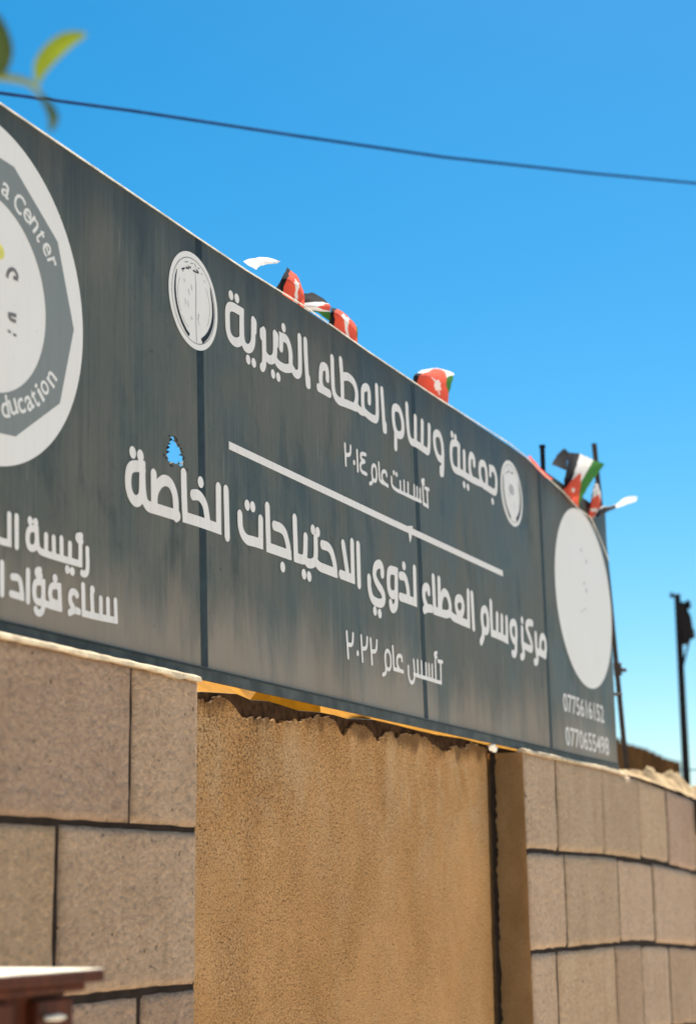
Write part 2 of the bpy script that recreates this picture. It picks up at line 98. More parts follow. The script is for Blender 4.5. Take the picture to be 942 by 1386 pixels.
# ------------------------------------------------------------------ materials
class MT:
    """small node-graph writer"""
    def __init__(s, name, rough=0.8, spec=0.3, metal=0.0):
        s.m = bpy.data.materials.new(name)
        s.m.use_nodes = True
        s.t = s.m.node_tree
        s.b = s.t.nodes['Principled BSDF']
        s.b.inputs['Roughness'].default_value = rough
        s.b.inputs['Specular IOR Level'].default_value = spec
        s.b.inputs['Metallic'].default_value = metal
        s.tc = s.t.nodes.new('ShaderNodeTexCoord')
    def n(s, typ, **kw):
        x = s.t.nodes.new(typ)
        for k, v in kw.items():
            setattr(x, k, v)
        return x
    def ln(s, a, b):
        s.t.links.new(a, b)
    def noise(s, scale=(1, 1, 1), sc=1.0, detail=4, rough=0.55, off=(0, 0, 0), dist=0.0, src='Object'):
        mp = s.n('ShaderNodeMapping')
        mp.inputs['Scale'].default_value = scale
        mp.inputs['Location'].default_value = off
        s.ln(s.tc.outputs[src], mp.inputs['Vector'])
        nz = s.n('ShaderNodeTexNoise')
        nz.inputs['Scale'].default_value = sc
        nz.inputs['Detail'].default_value = detail
        nz.inputs['Roughness'].default_value = rough
        nz.inputs['Distortion'].default_value = dist
        s.ln(mp.outputs[0], nz.inputs['Vector'])
        return nz.outputs['Fac']
    def voro(s, scale=(1, 1, 1), sc=1.0):
        mp = s.n('ShaderNodeMapping')
        mp.inputs['Scale'].default_value = scale
        s.ln(s.tc.outputs['Object'], mp.inputs['Vector'])
        v = s.n('ShaderNodeTexVoronoi')
        v.inputs['Scale'].default_value = sc
        s.ln(mp.outputs[0], v.inputs['Vector'])
        return v.outputs['Distance']
    def ramp(s, fac, a, b, lo=0.0, hi=1.0):
        m = s.n('ShaderNodeMapRange')
        m.interpolation_type = 'SMOOTHSTEP'
        m.inputs['From Min'].default_value = a
        m.inputs['From Max'].default_value = b
        m.inputs['To Min'].default_value = lo
        m.inputs['To Max'].default_value = hi
        s.ln(fac, m.inputs['Value'])
        return m.outputs[0]
    def mix(s, fac, a, b, mode='MIX'):
        m = s.n('ShaderNodeMix', data_type='RGBA', blend_type=mode)
        for sock, v in ((m.inputs['Factor'], fac), (m.inputs[6], a), (m.inputs[7], b)):
            if isinstance(v, (int, float)):
                sock.default_value = v
            elif isinstance(v, tuple):
                sock.default_value = (*v, 1)
            else:
                s.ln(v, sock)
        return m.outputs[2]
    def math(s, op, a, b=0.0, c=0.0):
        m = s.n('ShaderNodeMath', operation=op)
        for i, v in enumerate((a, b, c)):
            if isinstance(v, (int, float)):
                m.inputs[i].default_value = v
            else:
                s.ln(v, m.inputs[i])
        return m.outputs[0]
    def xyz(s, src='Object'):
        x = s.n('ShaderNodeSeparateXYZ')
        s.ln(s.tc.outputs[src], x.inputs[0])
        return x.outputs
    def color(s, c):
        if isinstance(c, tuple):
            s.b.inputs['Base Color'].default_value = (*c, 1)
        else:
            s.ln(c, s.b.inputs['Base Color'])
        return s
    def bump(s, h, strength=0.5, dist=0.01):
        b = s.n('ShaderNodeBump')
        b.inputs['Strength'].default_value = strength
        b.inputs['Distance'].default_value = dist
        s.ln(h, b.inputs['Height'])
        s.ln(b.outputs[0], s.b.inputs['Normal'])
        return s

def plain(name, c, rough=0.6, spec=0.3, metal=0.0, var=0.25, sc=20):
    t = MT(name, rough, spec, metal)
    f = t.ramp(t.noise(sc=sc, detail=5), 0.3, 0.7)
    t.color(t.mix(f, tuple(x * (1 - var) for x in c), tuple(min(1, x * (1 + var)) for x in c)))
    return t.m

def mat_panel():
    t = MT('weathered_grey_panel', 0.5, 0.14)
    big = t.ramp(t.noise((1.3, 1, 0.9), 1.6, 6, 0.65, dist=0.6), 0.36, 0.66)
    teal = t.ramp(t.noise((2.6, 1, 1.0), 1.7, 5, 0.65, off=(3, 0, 1), dist=0.3), 0.51, 0.68)
    c = t.mix(big, (0.080, 0.090, 0.074), (0.120, 0.123, 0.105))
    c = t.mix(t.math('MULTIPLY', teal, 0.8), c, (0.042, 0.058, 0.056))
    st = t.noise((70, 1, 1.3), 1.0, 6, 0.75)
    c = t.mix(t.ramp(st, 0.42, 0.70, 0.0, 0.38), c, (0.152, 0.150, 0.130))
    c = t.mix(t.ramp(st, 0.50, 0.30, 0.0, 0.26), c, (0.034, 0.040, 0.039))
    fine = t.noise((330, 1, 12), 1.0, 3, 0.7)
    c = t.mix(t.ramp(fine, 0.48, 0.74, 0.0, 0.45), c, (0.026, 0.030, 0.029))
    weave = t.noise((40, 1, 330), 1.0, 2, 0.6)
    c = t.mix(t.ramp(weave, 0.5, 0.75, 0.0, 0.28), c, (0.15, 0.14, 0.12))
    # rain-washed top edge and dust settled at the foot, both of ragged outline
    z = t.xyz()
    wob = t.noise((5, 1, 1.2), 1.4, 6, 0.65)
    top = t.ramp(t.math('ADD', z[2], t.math('MULTIPLY', wob, 0.5)), 1.22, 1.5)
    c = t.mix(t.math('MULTIPLY', top, 0.7), c, (0.036, 0.042, 0.042))
    dust = t.ramp(t.math('ADD', z[2], t.math('MULTIPLY', t.noise((2.4, 1, 0.5), 1.3, 7, 0.7, dist=0.5), 0.75)), 0.40, 0.68, 1.0, 0.0)
    c = t.mix(t.math('MULTIPLY', dust, 0.72), c, (0.30, 0.245, 0.19))
    spot = t.ramp(t.noise(sc=34, detail=2), 0.72, 0.78)
    c = t.mix(t.math('MULTIPLY', spot, 0.6), c, (0.016, 0.016, 0.016))
    scr = t.ramp(t.noise((200, 1, 4.5), 1.0, 1, 0.4, off=(1, 0, 7)), 0.74, 0.80)
    c = t.mix(t.math('MULTIPLY', scr, 0.6), c, (0.36, 0.34, 0.30))
    t.color(c)
    t.ln(t.ramp(big, 0, 1, 0.42, 0.6), t.b.inputs['Roughness'])
    t.bump(t.math('ADD', st, t.noise(sc=2.5, detail=2)), 0.12, 0.004)
    return t.m

def mat_vinyl(name, c, dirt=0.25):
    t = MT(name, 0.5, 0.3)
    f = t.ramp(t.noise((60, 1, 3), 1.0, 5, 0.65), 0.45, 0.8, 0.0, dirt)
    g = t.ramp(t.noise(sc=4, detail=4), 0.4, 0.75, 0.0, 0.18)
    k = t.mix(f, c, tuple(x * 0.62 for x in c))
    k = t.mix(g, k, (c[0] * 0.92, c[1] * 0.82, c[2] * 0.76))
    sp = t.ramp(t.noise(sc=90, detail=1), 0.76, 0.8, 0, 0.35)
    t.color(t.mix(sp, k, (0.12, 0.10, 0.08)))
    return t.m

def mat_stone(name, base, alt, coarse=1.0):
    t = MT(name, 0.92, 0.15)
    at = t.n('ShaderNodeAttribute', attribute_name='tint')
    big = t.ramp(t.noise((2.5, 2.5, 1.5), 2.2, 6, 0.65, dist=0.5), 0.35, 0.65)
    c = t.mix(big, base, alt)
    red = t.ramp(t.noise((7, 7, 0.7), 1.0, 5, 0.65, dist=0.3), 0.60, 0.74, 0, 0.32)
    c = t.mix(red, c, (0.36, 0.20, 0.14))
    run = t.ramp(t.noise((9, 9, 0.8), 1.0, 7, 0.75, off=(2, 2, 2), dist=0.8), 0.54, 0.74, 0, 0.4)
    c = t.mix(run, c, (0.27, 0.18, 0.095))
    g1 = t.noise((1, 1, 1.25), 52, 6, 0.68)
    g2 = t.noise(sc=160, detail=3, rough=0.7, off=(4, 1, 1))
    c = t.mix(t.ramp(g1, 0.51, 0.66, 0, 0.55 * coarse), c, tuple(x * 0.52 for x in base))
    c = t.mix(t.ramp(g1, 0.47, 0.32, 0, 0.5 * coarse), c, tuple(min(0.8, x * 1.42) for x in base))
    c = t.mix(t.ramp(g2, 0.5, 0.72, 0, 0.3 * coarse), c, tuple(x * 0.6 for x in alt))
    pit = t.ramp(t.noise(sc=48, detail=2, off=(7, 7, 1)), 0.70, 0.75, 0, 0.85)
    c = t.mix(pit, c, (0.085, 0.06, 0.045))
    c = t.mix(1.0, c, at.outputs['Color'], 'MULTIPLY')
    t.color(c)
    h = t.math('ADD', g1, t.math('MULTIPLY', t.noise(sc=24, detail=5, rough=0.6), 0.8))
    h = t.math('SUBTRACT', h, t.math('MULTIPLY', pit, 0.5))
    t.bump(h, 1.0, 0.018 * coarse)
    return t.m

def mat_plaster():
    t = MT('tan_roughcast_plaster', 0.92, 0.12)
    a = t.ramp(t.noise((1.8, 1.8, 1.1), 1.3, 7, 0.7, dist=0.6), 0.34, 0.68)
    c = t.mix(a, (0.60, 0.345, 0.150), (0.50, 0.270, 0.105))
    pale = t.ramp(t.noise((2, 2, 1.7), 2.0, 7, 0.75, off=(5, 1, 2), dist=0.8), 0.45, 0.70)
    zz = t.ramp(t.xyz()[2], 1.5, 2.1)
    c = t.mix(t.math('MULTIPLY', pale, t.math('MULTIPLY_ADD', zz, 0.55, 0.25)), c, (0.56, 0.40, 0.235))
    run = t.ramp(t.noise((9, 9, 1.6), 1.0, 8, 0.8, dist=0.8), 0.52, 0.76, 0, 0.22)
    c = t.mix(run, c, (0.30, 0.165, 0.06))
    # granular roughcast: dark pores, brown grains and pale grains
    dens = t.ramp(t.noise((2.0, 2.0, 1.2), 1.6, 4, 0.6, off=(1, 4, 0)), 0.36, 0.64, -0.03, 0.022)
    dens = t.math('ADD', dens, t.math('MULTIPLY', zz, 0.036))
    dens = t.math('SUBTRACT', dens, t.ramp(t.xyz()[0], -0.1, 1.1, 0, 0.03))
    g1 = t.noise(sc=135, detail=3, rough=0.6)
    g2 = t.noise(sc=190, detail=3, rough=0.65, off=(3, 3, 3))
    c = t.mix(t.ramp(t.math('ADD', g2, t.math('MULTIPLY', dens, 0.6)), 0.43, 0.62, 0, 0.78), c, (0.20, 0.105, 0.04))
    c = t.mix(t.ramp(g1, 0.42, 0.26, 0, 0.6), c, (0.68, 0.49, 0.29))
    spk = t.ramp(t.math('ADD', g1, dens), 0.585, 0.66)
    c = t.mix(t.math('MULTIPLY', spk, 0.72), c, (0.12, 0.066, 0.028))
    pore = t.noise(sc=88, detail=3, rough=0.6, off=(2, 8, 5))
    left = t.math('MULTIPLY', t.ramp(t.xyz()[0], -1.2, 0.6, 1, 0), zz)
    big = t.ramp(t.math('ADD', pore, t.math('MULTIPLY', left, 0.09)), 0.625, 0.67)
    c = t.mix(t.math('MULTIPLY', big, 0.75), c, (0.10, 0.055, 0.025))
    wash = t.ramp(t.noise((3, 3, 1.5), 1.3, 7, 0.75, off=(3, 9, 4), dist=1.0), 0.44, 0.66)
    c = t.mix(t.math('MULTIPLY', t.math('MULTIPLY', wash, zz), 0.38), c, (0.62, 0.46, 0.28))
    # damp stain hanging below the broken edge, with a ragged border
    st = t.math('ADD', t.xyz()[2], t.math('ADD', t.math('MULTIPLY', t.noise((7, 7, 1.5), 1.0, 6, 0.7), 0.22), t.math('MULTIPLY', t.noise(sc=45, detail=3), 0.03)))
    damp = t.ramp(st, 2.205, 2.262, 0, 0.75)
    c = t.mix(damp, c, (0.085, 0.048, 0.024))
    t.color(c)
    h = t.math('SUBTRACT', t.math('ADD', t.math('MULTIPLY', g1, 0.5), t.math('MULTIPLY', g2, 0.35)), t.math('MULTIPLY', spk, 0.8))
    t.bump(h, 0.8, 0.007)
    return t.m

def mat_side():
    t = MT('brown_dressed_side', 0.9, 0.2)
    a = t.ramp(t.noise((3, 3, 2), 1.7, 5, 0.6), 0.35, 0.65)
    c = t.mix(a, (0.50, 0.32, 0.16), (0.40, 0.245, 0.11))
    s = t.ramp(t.noise(sc=110, detail=4, rough=0.7), 0.5, 0.75, 0, 0.55)
    c = t.mix(s, c, (0.22, 0.125, 0.05))
    t.color(c)
    t.bump(t.noise(sc=80, detail=5), 0.6, 0.006)
    return t.m

def mat_flag():
    t = MT('printed_flag_cloth', 0.85, 0.04)
    uv = t.xyz('UV')
    u, v = uv[0], uv[1]
    def step(x, e):
        return t.ramp(x, e - 0.012, e + 0.012)
    c = t.mix(step(v, 1 / 3), (0.022, 0.022, 0.026), (0.82, 0.80, 0.78))
    c = t.mix(step(v, 2 / 3), c, (0.055, 0.20, 0.045))
    edge = t.math('ADD', t.math('MULTIPLY', t.math('ABSOLUTE', t.math('SUBTRACT', v, 0.5)), 1.16), u)
    tri = t.math('SUBTRACT', 1.0, step(edge, 0.58))
    c = t.mix(tri, c, (0.74, 0.12, 0.075))
    du = t.math('SUBTRACT', u, 0.19)
    dv = t.math('MULTIPLY', t.math('SUBTRACT', v, 0.5), 0.62)
    ang = t.math('ARCTAN2', dv, du)
    rad = t.math('POWER', t.math('ADD', t.math('MULTIPLY', du, du), t.math('MULTIPLY', dv, dv)), 0.5)
    lim = t.math('MULTIPLY_ADD', t.math('COSINE', t.math('MULTIPLY', ang, 7.0)), 0.013, 0.044)
    c = t.mix(t.math('LESS_THAN', rad, lim), c, (0.82, 0.80, 0.78))
    t.color(c)
    # thin cloth lets sunlight through
    tr = t.n('ShaderNodeBsdfTranslucent')
    t.ln(c, tr.inputs['Color'])
    ms = t.n('ShaderNodeMixShader')
    ms.inputs[0].default_value = 0.45
    t.ln(t.b.outputs[0], ms.inputs[1])
    t.ln(tr.outputs[0], ms.inputs[2])
    t.ln(ms.outputs[0], t.t.nodes['Material Output'].inputs['Surface'])
    return t.m

def mat_leaf(name='young_leaf', ca=(0.075, 0.12, 0.012), cb=(0.02, 0.05, 0.012), ct=(0.22, 0.26, 0.012, 1), k=0.4):
    t = MT(name, 0.45, 0.3)
    f = t.ramp(t.noise(sc=30, detail=3), 0.35, 0.65)
    c = t.mix(f, ca, cb)
    t.color(c)
    tr = t.n('ShaderNodeBsdfTranslucent')
    tr.inputs['Color'].default_value = ct
    ms = t.n('ShaderNodeMixShader')
    ms.inputs[0].default_value = k
    t.ln(t.b.outputs[0], ms.inputs[1])
    t.ln(tr.outputs[0], ms.inputs[2])
    t.ln(ms.outputs[0], t.t.nodes['Material Output'].inputs['Surface'])
    return t.m

def mat_wood():
    t = MT('red_brown_varnished_wood', 0.55, 0.12)
    g = t.noise((40, 40, 1.2), 1.0, 6, 0.65, dist=0.6)
    t.color(t.mix(t.ramp(g, 0.35, 0.68), (0.095, 0.024, 0.010), (0.04, 0.011, 0.006)))
    t.bump(g, 0.15, 0.002)
    return t.m

def mat_rust():
    t = MT('rusty_sheet', 0.9, 0.1)
    f = t.noise((2.2, 2.2, 0.4), 2.0, 6, 0.7)
    t.color(t.mix(t.ramp(f, 0.35, 0.7), (0.10, 0.055, 0.025), (0.24, 0.14, 0.06)))
    return t.m

def mat_ground():
    t = MT('sandy_yard_ground', 0.95, 0.1)
    f = t.noise(sc=0.6, detail=8, rough=0.65)
    g = t.noise(sc=14, detail=5)
    c = t.mix(t.ramp(f, 0.35, 0.65), (0.52, 0.43, 0.33), (0.64, 0.54, 0.42))
    t.color(t.mix(t.ramp(g, 0.5, 0.75, 0, 0.4), c, (0.30, 0.24, 0.17)))
    t.bump(g, 0.4, 0.02)
    return t.m

M = dict(
    panel=mat_panel(),
    letter=mat_vinyl('off_white_vinyl', (0.74, 0.715, 0.69), 0.45),
    disc=mat_vinyl('white_emblem_vinyl', (0.74, 0.73, 0.705), 0.12),
    ring=mat_vinyl('grey_green_vinyl', (0.205, 0.225, 0.215), 0.3),
    dark=plain('black_vinyl', (0.014, 0.014, 0.016)),
    smudge=plain('faded_print', (0.46, 0.455, 0.47)),
    line=plain('thin_print_line', (0.17, 0.16, 0.16)),
    yellow=plain('yellow_print', (0.70, 0.66, 0.16)),
    seam=plain('dark_teal_joint_strip', (0.020, 0.029, 0.031), 0.55, 0.2),
    trim=plain('slate_edge_trim', (0.050, 0.058, 0.055), 0.55, 0.2, var=0.4, sc=14),
    steel=plain('galvanised_steel', (0.35, 0.35, 0.34), 0.45, 0.5, 0.6),
    painted=plain('dark_painted_steel', (0.008, 0.008, 0.011), 0.7, 0.12),
    brace=plain('rust_stained_pipe', (0.032, 0.022, 0.018), 0.7, 0.3),
    stone=mat_stone('limestone_block', (0.56, 0.40, 0.275), (0.49, 0.34, 0.225)),
    paler=mat_stone('pale_limestone_block', (0.56, 0.41, 0.29), (0.51, 0.36, 0.245), 0.75),
    mortar=plain('black_joint', (0.028, 0.020, 0.016), 0.95, 0.1),
    side=mat_side(),
    plaster=mat_plaster(),
    core=plain('damp_dark_render', (0.045, 0.026, 0.015), 0.95, 0.1, var=0.5, sc=28),
    cap=plain('pale_lime_mortar', (0.60, 0.48, 0.33), 0.95, 0.1, sc=30),
    rubble=plain('tan_rubble_mortar', (0.43, 0.30, 0.165), 0.95, 0.1, var=0.35, sc=14),
    leaf_shaded=mat_leaf('shaded_leaf', (0.03, 0.055, 0.02), (0.012, 0.03, 0.018), (0.10, 0.13, 0.01, 1), 0.25),  # darker copy of the leaf material, shade of two leaves put into its colour
    yel=plain('yellow_painted_sheet', (0.66, 0.31, 0.004), 0.7, 0.15, var=0.12),
    white=plain('white_plastic', (0.8, 0.78, 0.72), 0.4, 0.4, var=0.1),
    string=plain('pale_cord', (0.62, 0.60, 0.55), 0.8, 0.1),
    cable=plain('blue_black_cable', (0.012, 0.04, 0.14), 0.8, 0.03),
    flag=mat_flag(), leaf=mat_leaf(), wood=mat_wood(), rust=mat_rust(), ground=mat_ground(),
    bark=plain('grey_bark', (0.16, 0.13, 0.09), 0.9, 0.1),
    shoot=plain('green_shoot', (0.20, 0.24, 0.06), 0.6, 0.3),
    top=plain('pale_worn_top', (0.72, 0.66, 0.54), 0.6, 0.2),
)

# ------------------------------------------------------------------ object helpers
def link(name, bm, mats, parent=None, smooth=False, loc=None):
    me = bpy.data.meshes.new(name)
    bmesh.ops.recalc_face_normals(bm, faces=bm.faces) if not getattr(bm, 'keep', False) else None
    bm.to_mesh(me)
    bm.free()
    for m in (mats if isinstance(mats, (list, tuple)) else [mats]):
        me.materials.append(m)
    if smooth:
        for p in me.polygons:
            p.use_smooth = True
    o = bpy.data.objects.new(name, me)
    COL.objects.link(o)
    if parent:
        o.parent = parent
    if loc:
        o.location = loc
    return o

def tag(o, label, cat, group=None):
    o['label'] = label
    o['category'] = cat
    if group:
        o['group'] = group
    return o

def struct(o):
    o['kind'] = 'structure'
    return o

def empty(name, loc, label, cat, group=None, rx=0.0):
    o = bpy.data.objects.new(name, None)
    o.empty_display_size = 0.1
    COL.objects.link(o)
    o.location = loc
    o.rotation_euler = (rx, 0, 0)
    return tag(o, label, cat, group)

def box(bm, x0, x1, y0, y1, z0, z1, bevel=0.0, mi=0):
    vs = [bm.verts.new((x, y, z)) for x in (x0, x1) for y in (y0, y1) for z in (z0, z1)]
    fs = [bm.faces.new([vs[i] for i in q]) for q in ((0, 1, 3, 2), (4, 6, 7, 5), (0, 4, 5, 1), (2, 3, 7, 6), (0, 2, 6, 4), (1, 5, 7, 3))]
    if bevel:
        es = list({e for f in fs for e in f.edges})
        r = bmesh.ops.bevel(bm, geom=es, offset=bevel, segments=2, affect='EDGES', profile=0.6)
        fs = list({f for f in r['faces']} | {f for f in fs if f.is_valid})
    for f in fs:
        f.material_index = mi
    return fs

def prism(bm, loops, y0, y1, mi=0):
    """solid between y0 and y1 of an x-z outline with optional holes"""
    flat = [Vector((a, b, 0)) for lp in loops for a, b in lp]
    tris = tessellate_polygon([[Vector((a, b, 0)) for a, b in lp] for lp in loops])
    A = [bm.verts.new((q.x, y0, q.y)) for q in flat]
    B = [bm.verts.new((q.x, y1, q.y)) for q in flat]
    for t in tris:
        for V in (A, B):
            try:
                bm.faces.new([V[i] for i in t]).material_index = mi
            except ValueError:
                pass
    k = 0
    for lp in loops:
        n = len(lp)
        for i in range(n):
            a, b = k + i, k + (i + 1) % n
            bm.faces.new((A[a], A[b], B[b], B[a])).material_index = mi
        k += n

def tube(bm, pts, rad, seg=10, cap=True, mi=0):
    pts = [Vector(p) for p in pts]
    rads = rad if isinstance(rad, (list, tuple)) else [rad] * len(pts)
    rings = []
    up = Vector((0, 0, 1))
    for i, p in enumerate(pts):
        d = (pts[min(i + 1, len(pts) - 1)] - pts[max(i - 1, 0)]).normalized()
        a = d.cross(up)
        if a.length < 0.05:
            a = d.cross(Vector((1, 0, 0)))
        a.normalize()
        b = d.cross(a)
        rings.append([bm.verts.new(p + (a * math.cos(2 * math.pi * k / seg) + b * math.sin(2 * math.pi * k / seg)) * rads[i]) for k in range(seg)])
    for q, s in zip(rings, rings[1:]):
        for k in range(seg):
            bm.faces.new((q[k], q[(k + 1) % seg], s[(k + 1) % seg], s[k])).material_index = mi
    if cap:
        bm.faces.new(rings[0]).material_index = mi
        bm.faces.new(rings[-1]).material_index = mi

def chaikin(pts, closed=False, it=3):
    P = [Vector(p) for p in pts]
    for _ in range(it):
        Q = [] if closed else [P[0]]
        n = len(P)
        for i in range(n if closed else n - 1):
            a, b = P[i], P[(i + 1) % n]
            Q += [a * 0.75 + b * 0.25, a * 0.25 + b * 0.75]
        if not closed:
            Q.append(P[-1])
        P = Q
    out = [P[0]]
    for q in P[1:]:
        if (q - out[-1]).length > 0.0006:
            out.append(q)
    if closed and (out[0] - out[-1]).length < 0.0006:
        out.pop()
    return out

def ribbon(bm, pts, w, y, closed=False, smooth=True, mi=0):
    """flat stroke of width w (or a width per point) in the x-z plane at depth y"""
    P = chaikin(pts, closed) if smooth else [Vector(p) for p in pts]
    n = len(P)
    if isinstance(w, (list, tuple)):
        W = [w[min(int(i / (n - 1) * (len(w) - 1)), len(w) - 2)] * (1 - (i / (n - 1) * (len(w) - 1)) % 1 if i < n - 1 else 0) +
             w[min(int(i / (n - 1) * (len(w) - 1)) + 1, len(w) - 1)] * ((i / (n - 1) * (len(w) - 1)) % 1 if i < n - 1 else 1) for i in range(n)]
    else:
        W = [w] * n
    L_, R_ = [], []
    for i in range(n):
        a = P[(i - 1) % n] if closed or i else None
        b = P[(i + 1) % n] if closed or i < n - 1 else None
        d0 = (P[i] - a).normalized() if a is not None else None
        d1 = (b - P[i]).normalized() if b is not None else None
        d0 = d0 if d0 is not None else d1
        d1 = d1 if d1 is not None else d0
        n0, n1 = Vector((-d0.y, d0.x)), Vector((-d1.y, d1.x))
        m = n0 + n1
        m = m.normalized() if m.length > 1e-4 else n0
        k = min(1 / max(m.dot(n1), 0.2), 1.55)
        o = m * (W[i] / 2 * k)
        L_.append(bm.verts.new((P[i].x + o.x, y, P[i].y + o.y)))
        R_.append(bm.verts.new((P[i].x - o.x, y, P[i].y - o.y)))
    for i in range(n if closed else n - 1):
        j = (i + 1) % n
        bm.faces.new((L_[i], R_[i], R_[j], L_[j])).material_index = mi

def disc(bm, cx, cz, rx, rz, y, seg=48, mi=0):
    bm.faces.new([bm.verts.new((cx + rx * math.cos(2 * math.pi * k / seg), y, cz + rz * math.sin(2 * math.pi * k / seg))) for k in range(seg)]).material_index = mi

def flatlink(name, bm, mats, parent):
    bm.normal_update()
    for f in bm.faces:
        if f.normal.y > 0:
            f.normal_flip()
    me = bpy.data.meshes.new(name)
    bm.to_mesh(me)
    bm.free()
    for m in (mats if isinstance(mats, (list, tuple)) else [mats]):
        me.materials.append(m)
    o = bpy.data.objects.new(name, me)
    COL.objects.link(o)
    o.parent = parent
    return o

def glyphs(bm, text, mat_fn, bold=0.0):
    """outline of characters from the built-in font as flat faces, mapped by mat_fn(x, y, bbox)"""
    cu = bpy.data.curves.new('glyph', 'FONT')
    cu.body = text
    cu.offset = bold
    cu.resolution_u = 3
    ob = bpy.data.objects.new('glyph', cu)
    COL.objects.link(ob)
    bpy.context.view_layer.update()
    dg = bpy.context.evaluated_depsgraph_get()
    me = bpy.data.meshes.new_from_object(ob.evaluated_get(dg))
    xs = [v.co.x for v in me.vertices]
    ys = [v.co.y for v in me.vertices]
    bb = (min(xs), max(xs), min(ys), max(ys))
    V = [bm.verts.new(mat_fn(v.co.x, v.co.y, bb)) for v in me.vertices]
    for p in me.polygons:
        bm.faces.new([V[i] for i in p.vertices])
    bpy.data.objects.remove(ob)
    bpy.data.curves.remove(cu)
    bpy.data.meshes.remove(me)

# ------------------------------------------------------------------ ground
bm = bmesh.new()
bmesh.ops.create_grid(bm, x_segments=8, y_segments=8, size=900)
struct(link('ground', bm, M['ground']))

# ------------------------------------------------------------------ masonry
def drop(x):
    T = [(7.4, 0), (8.0, 0.012), (8.5, 0.032), (9.0, 0.056), (9.5, 0.085), (10.5, 0.15), (13, 0.32), (18, 0.7)]
    if x <= T[0][0]:
        return 0
    for (a, b), (c, d) in zip(T, T[1:]):
        if x <= c:
            return b + (d - b) * (x - a) / (c - a)
    return T[-1][1]

ROWS = [(1.775, 2.133), (1.407, 1.762), (1.032, 1.394), (0.664, 1.020), (0.296, 0.652), (-0.072, 0.284)]

def block_course(bm, lay, joints, z0, z1, yf, yb, gap, spread, slope=True, cell=0.012, fine=(2.7, 99)):
    """each stone a rough-faced block: pillowed, chipped arrises and its own tone"""
    for a, b in zip(joints, joints[1:]):
        d = rnd.uniform(-0.003, 0.003)
        k = 0.92 + rnd.random() * spread
        tint = (k * rnd.uniform(0.99, 1.02), k, k * rnd.uniform(0.97, 1.025), 1)
        x0, x1 = a + gap / 2, b - gap / 2
        cl = cell if (b > fine[0] and a < fine[1] and z1 > 0.9) else 0.06
        nx, nz = max(2, int((x1 - x0) / cl)), max(2, int((z1 - z0) / cl))
        seed = rnd.uniform(0, 90)
        G = []
        for i in range(nx + 1):
            row = []
            for m in range(nz + 1):
                x, z = x0 + (x1 - x0) * i / nx, z0 + (z1 - z0) * m / nz
                e = min(x - x0, x1 - x, z - z0, z1 - z)
                chip = 0.0035 + 0.0045 * mnoise.noise(Vector((x * 18, seed, z * 18))) + 0.0025 * mnoise.noise(Vector((x * 55, seed, z * 55)))
                fall = 0.008 * max(0, 1 - e / max(0.002, chip)) ** 1.6
                rel = 0.0022 * mnoise.noise(Vector((x * 7, seed, z * 7))) + 0.0013 * mnoise.noise(Vector((x * 28, seed, z * 28)))
                wob = 0.0022 * mnoise.noise(Vector((x * 14, seed + 5, z * 14))) if e < 1e-6 else 0
                ox = wob if i in (0, nx) and b < 14 and x > 1.4 else 0
                oz = wob if m in (0, nz) else 0
                row.append(bm.verts.new((x + ox, yf + d + fall + rel, z + oz - (drop(x) if slope else 0))))
            G.append(row)
        fs = []
        for i in range(nx):
            for m in range(nz):
                f = bm.faces.new((G[i][m], G[i + 1][m], G[i + 1][m + 1], G[i][m + 1]))
                f.smooth = True
                fs.append(f)
        rim = [G[i][0] for i in range(nx + 1)] + [G[nx][m] for m in range(1, nz + 1)] + [G[i][nz] for i in range(nx - 1, -1, -1)] + [G[0][m] for m in range(nz - 1, 0, -1)]
        back = [bm.verts.new((v.co.x, yb, v.co.z)) for v in rim]
        n = len(rim)
        for q in range(n):
            fs.append(bm.faces.new((rim[q], back[q], back[(q + 1) % n], rim[(q + 1) % n])))
        for f in fs:
            for l in f.loops:
                l[lay] = tint

# left pier
pier = empty('stone_pier', (2.6, 2.36, 0), 'large blocked limestone pier below the left end of the sign, with a pale chipped ledge', 'wall')
o_ = Vector((2.6, 2.36, 0))
bm = bmesh.new()
lay = bm.loops.layers.color.new('tint')
JL = [[1.3, 2.1, 2.86, 3.512, 3.833], [1.3, 1.9, 2.55, 3.222, 3.829], [1.3, 2.2, 2.9, 3.568, 3.831], [1.3, 1.8, 2.5, 3.2, 3.83], [1.3, 2.1, 2.95, 3.55, 3.83], [1.3, 1.8, 2.5, 3.2, 3.83]]
for (z0, z1), J in zip(ROWS, JL):
    block_course(bm, lay, J, z0, z1, 2.117, 2.36, 0.011, 0.15, slope=False)
bmesh.ops.translate(bm, verts=bm.verts, vec=-o_)
link('stone_blocks', bm, M['stone'], pier)
bm = bmesh.new()
box(bm, 1.31, 3.822, 2.1235, 2.6, -0.05, 2.128)
bmesh.ops.translate(bm, verts=bm.verts, vec=-o_)
link('mortar_core', bm, M['mortar'], pier)
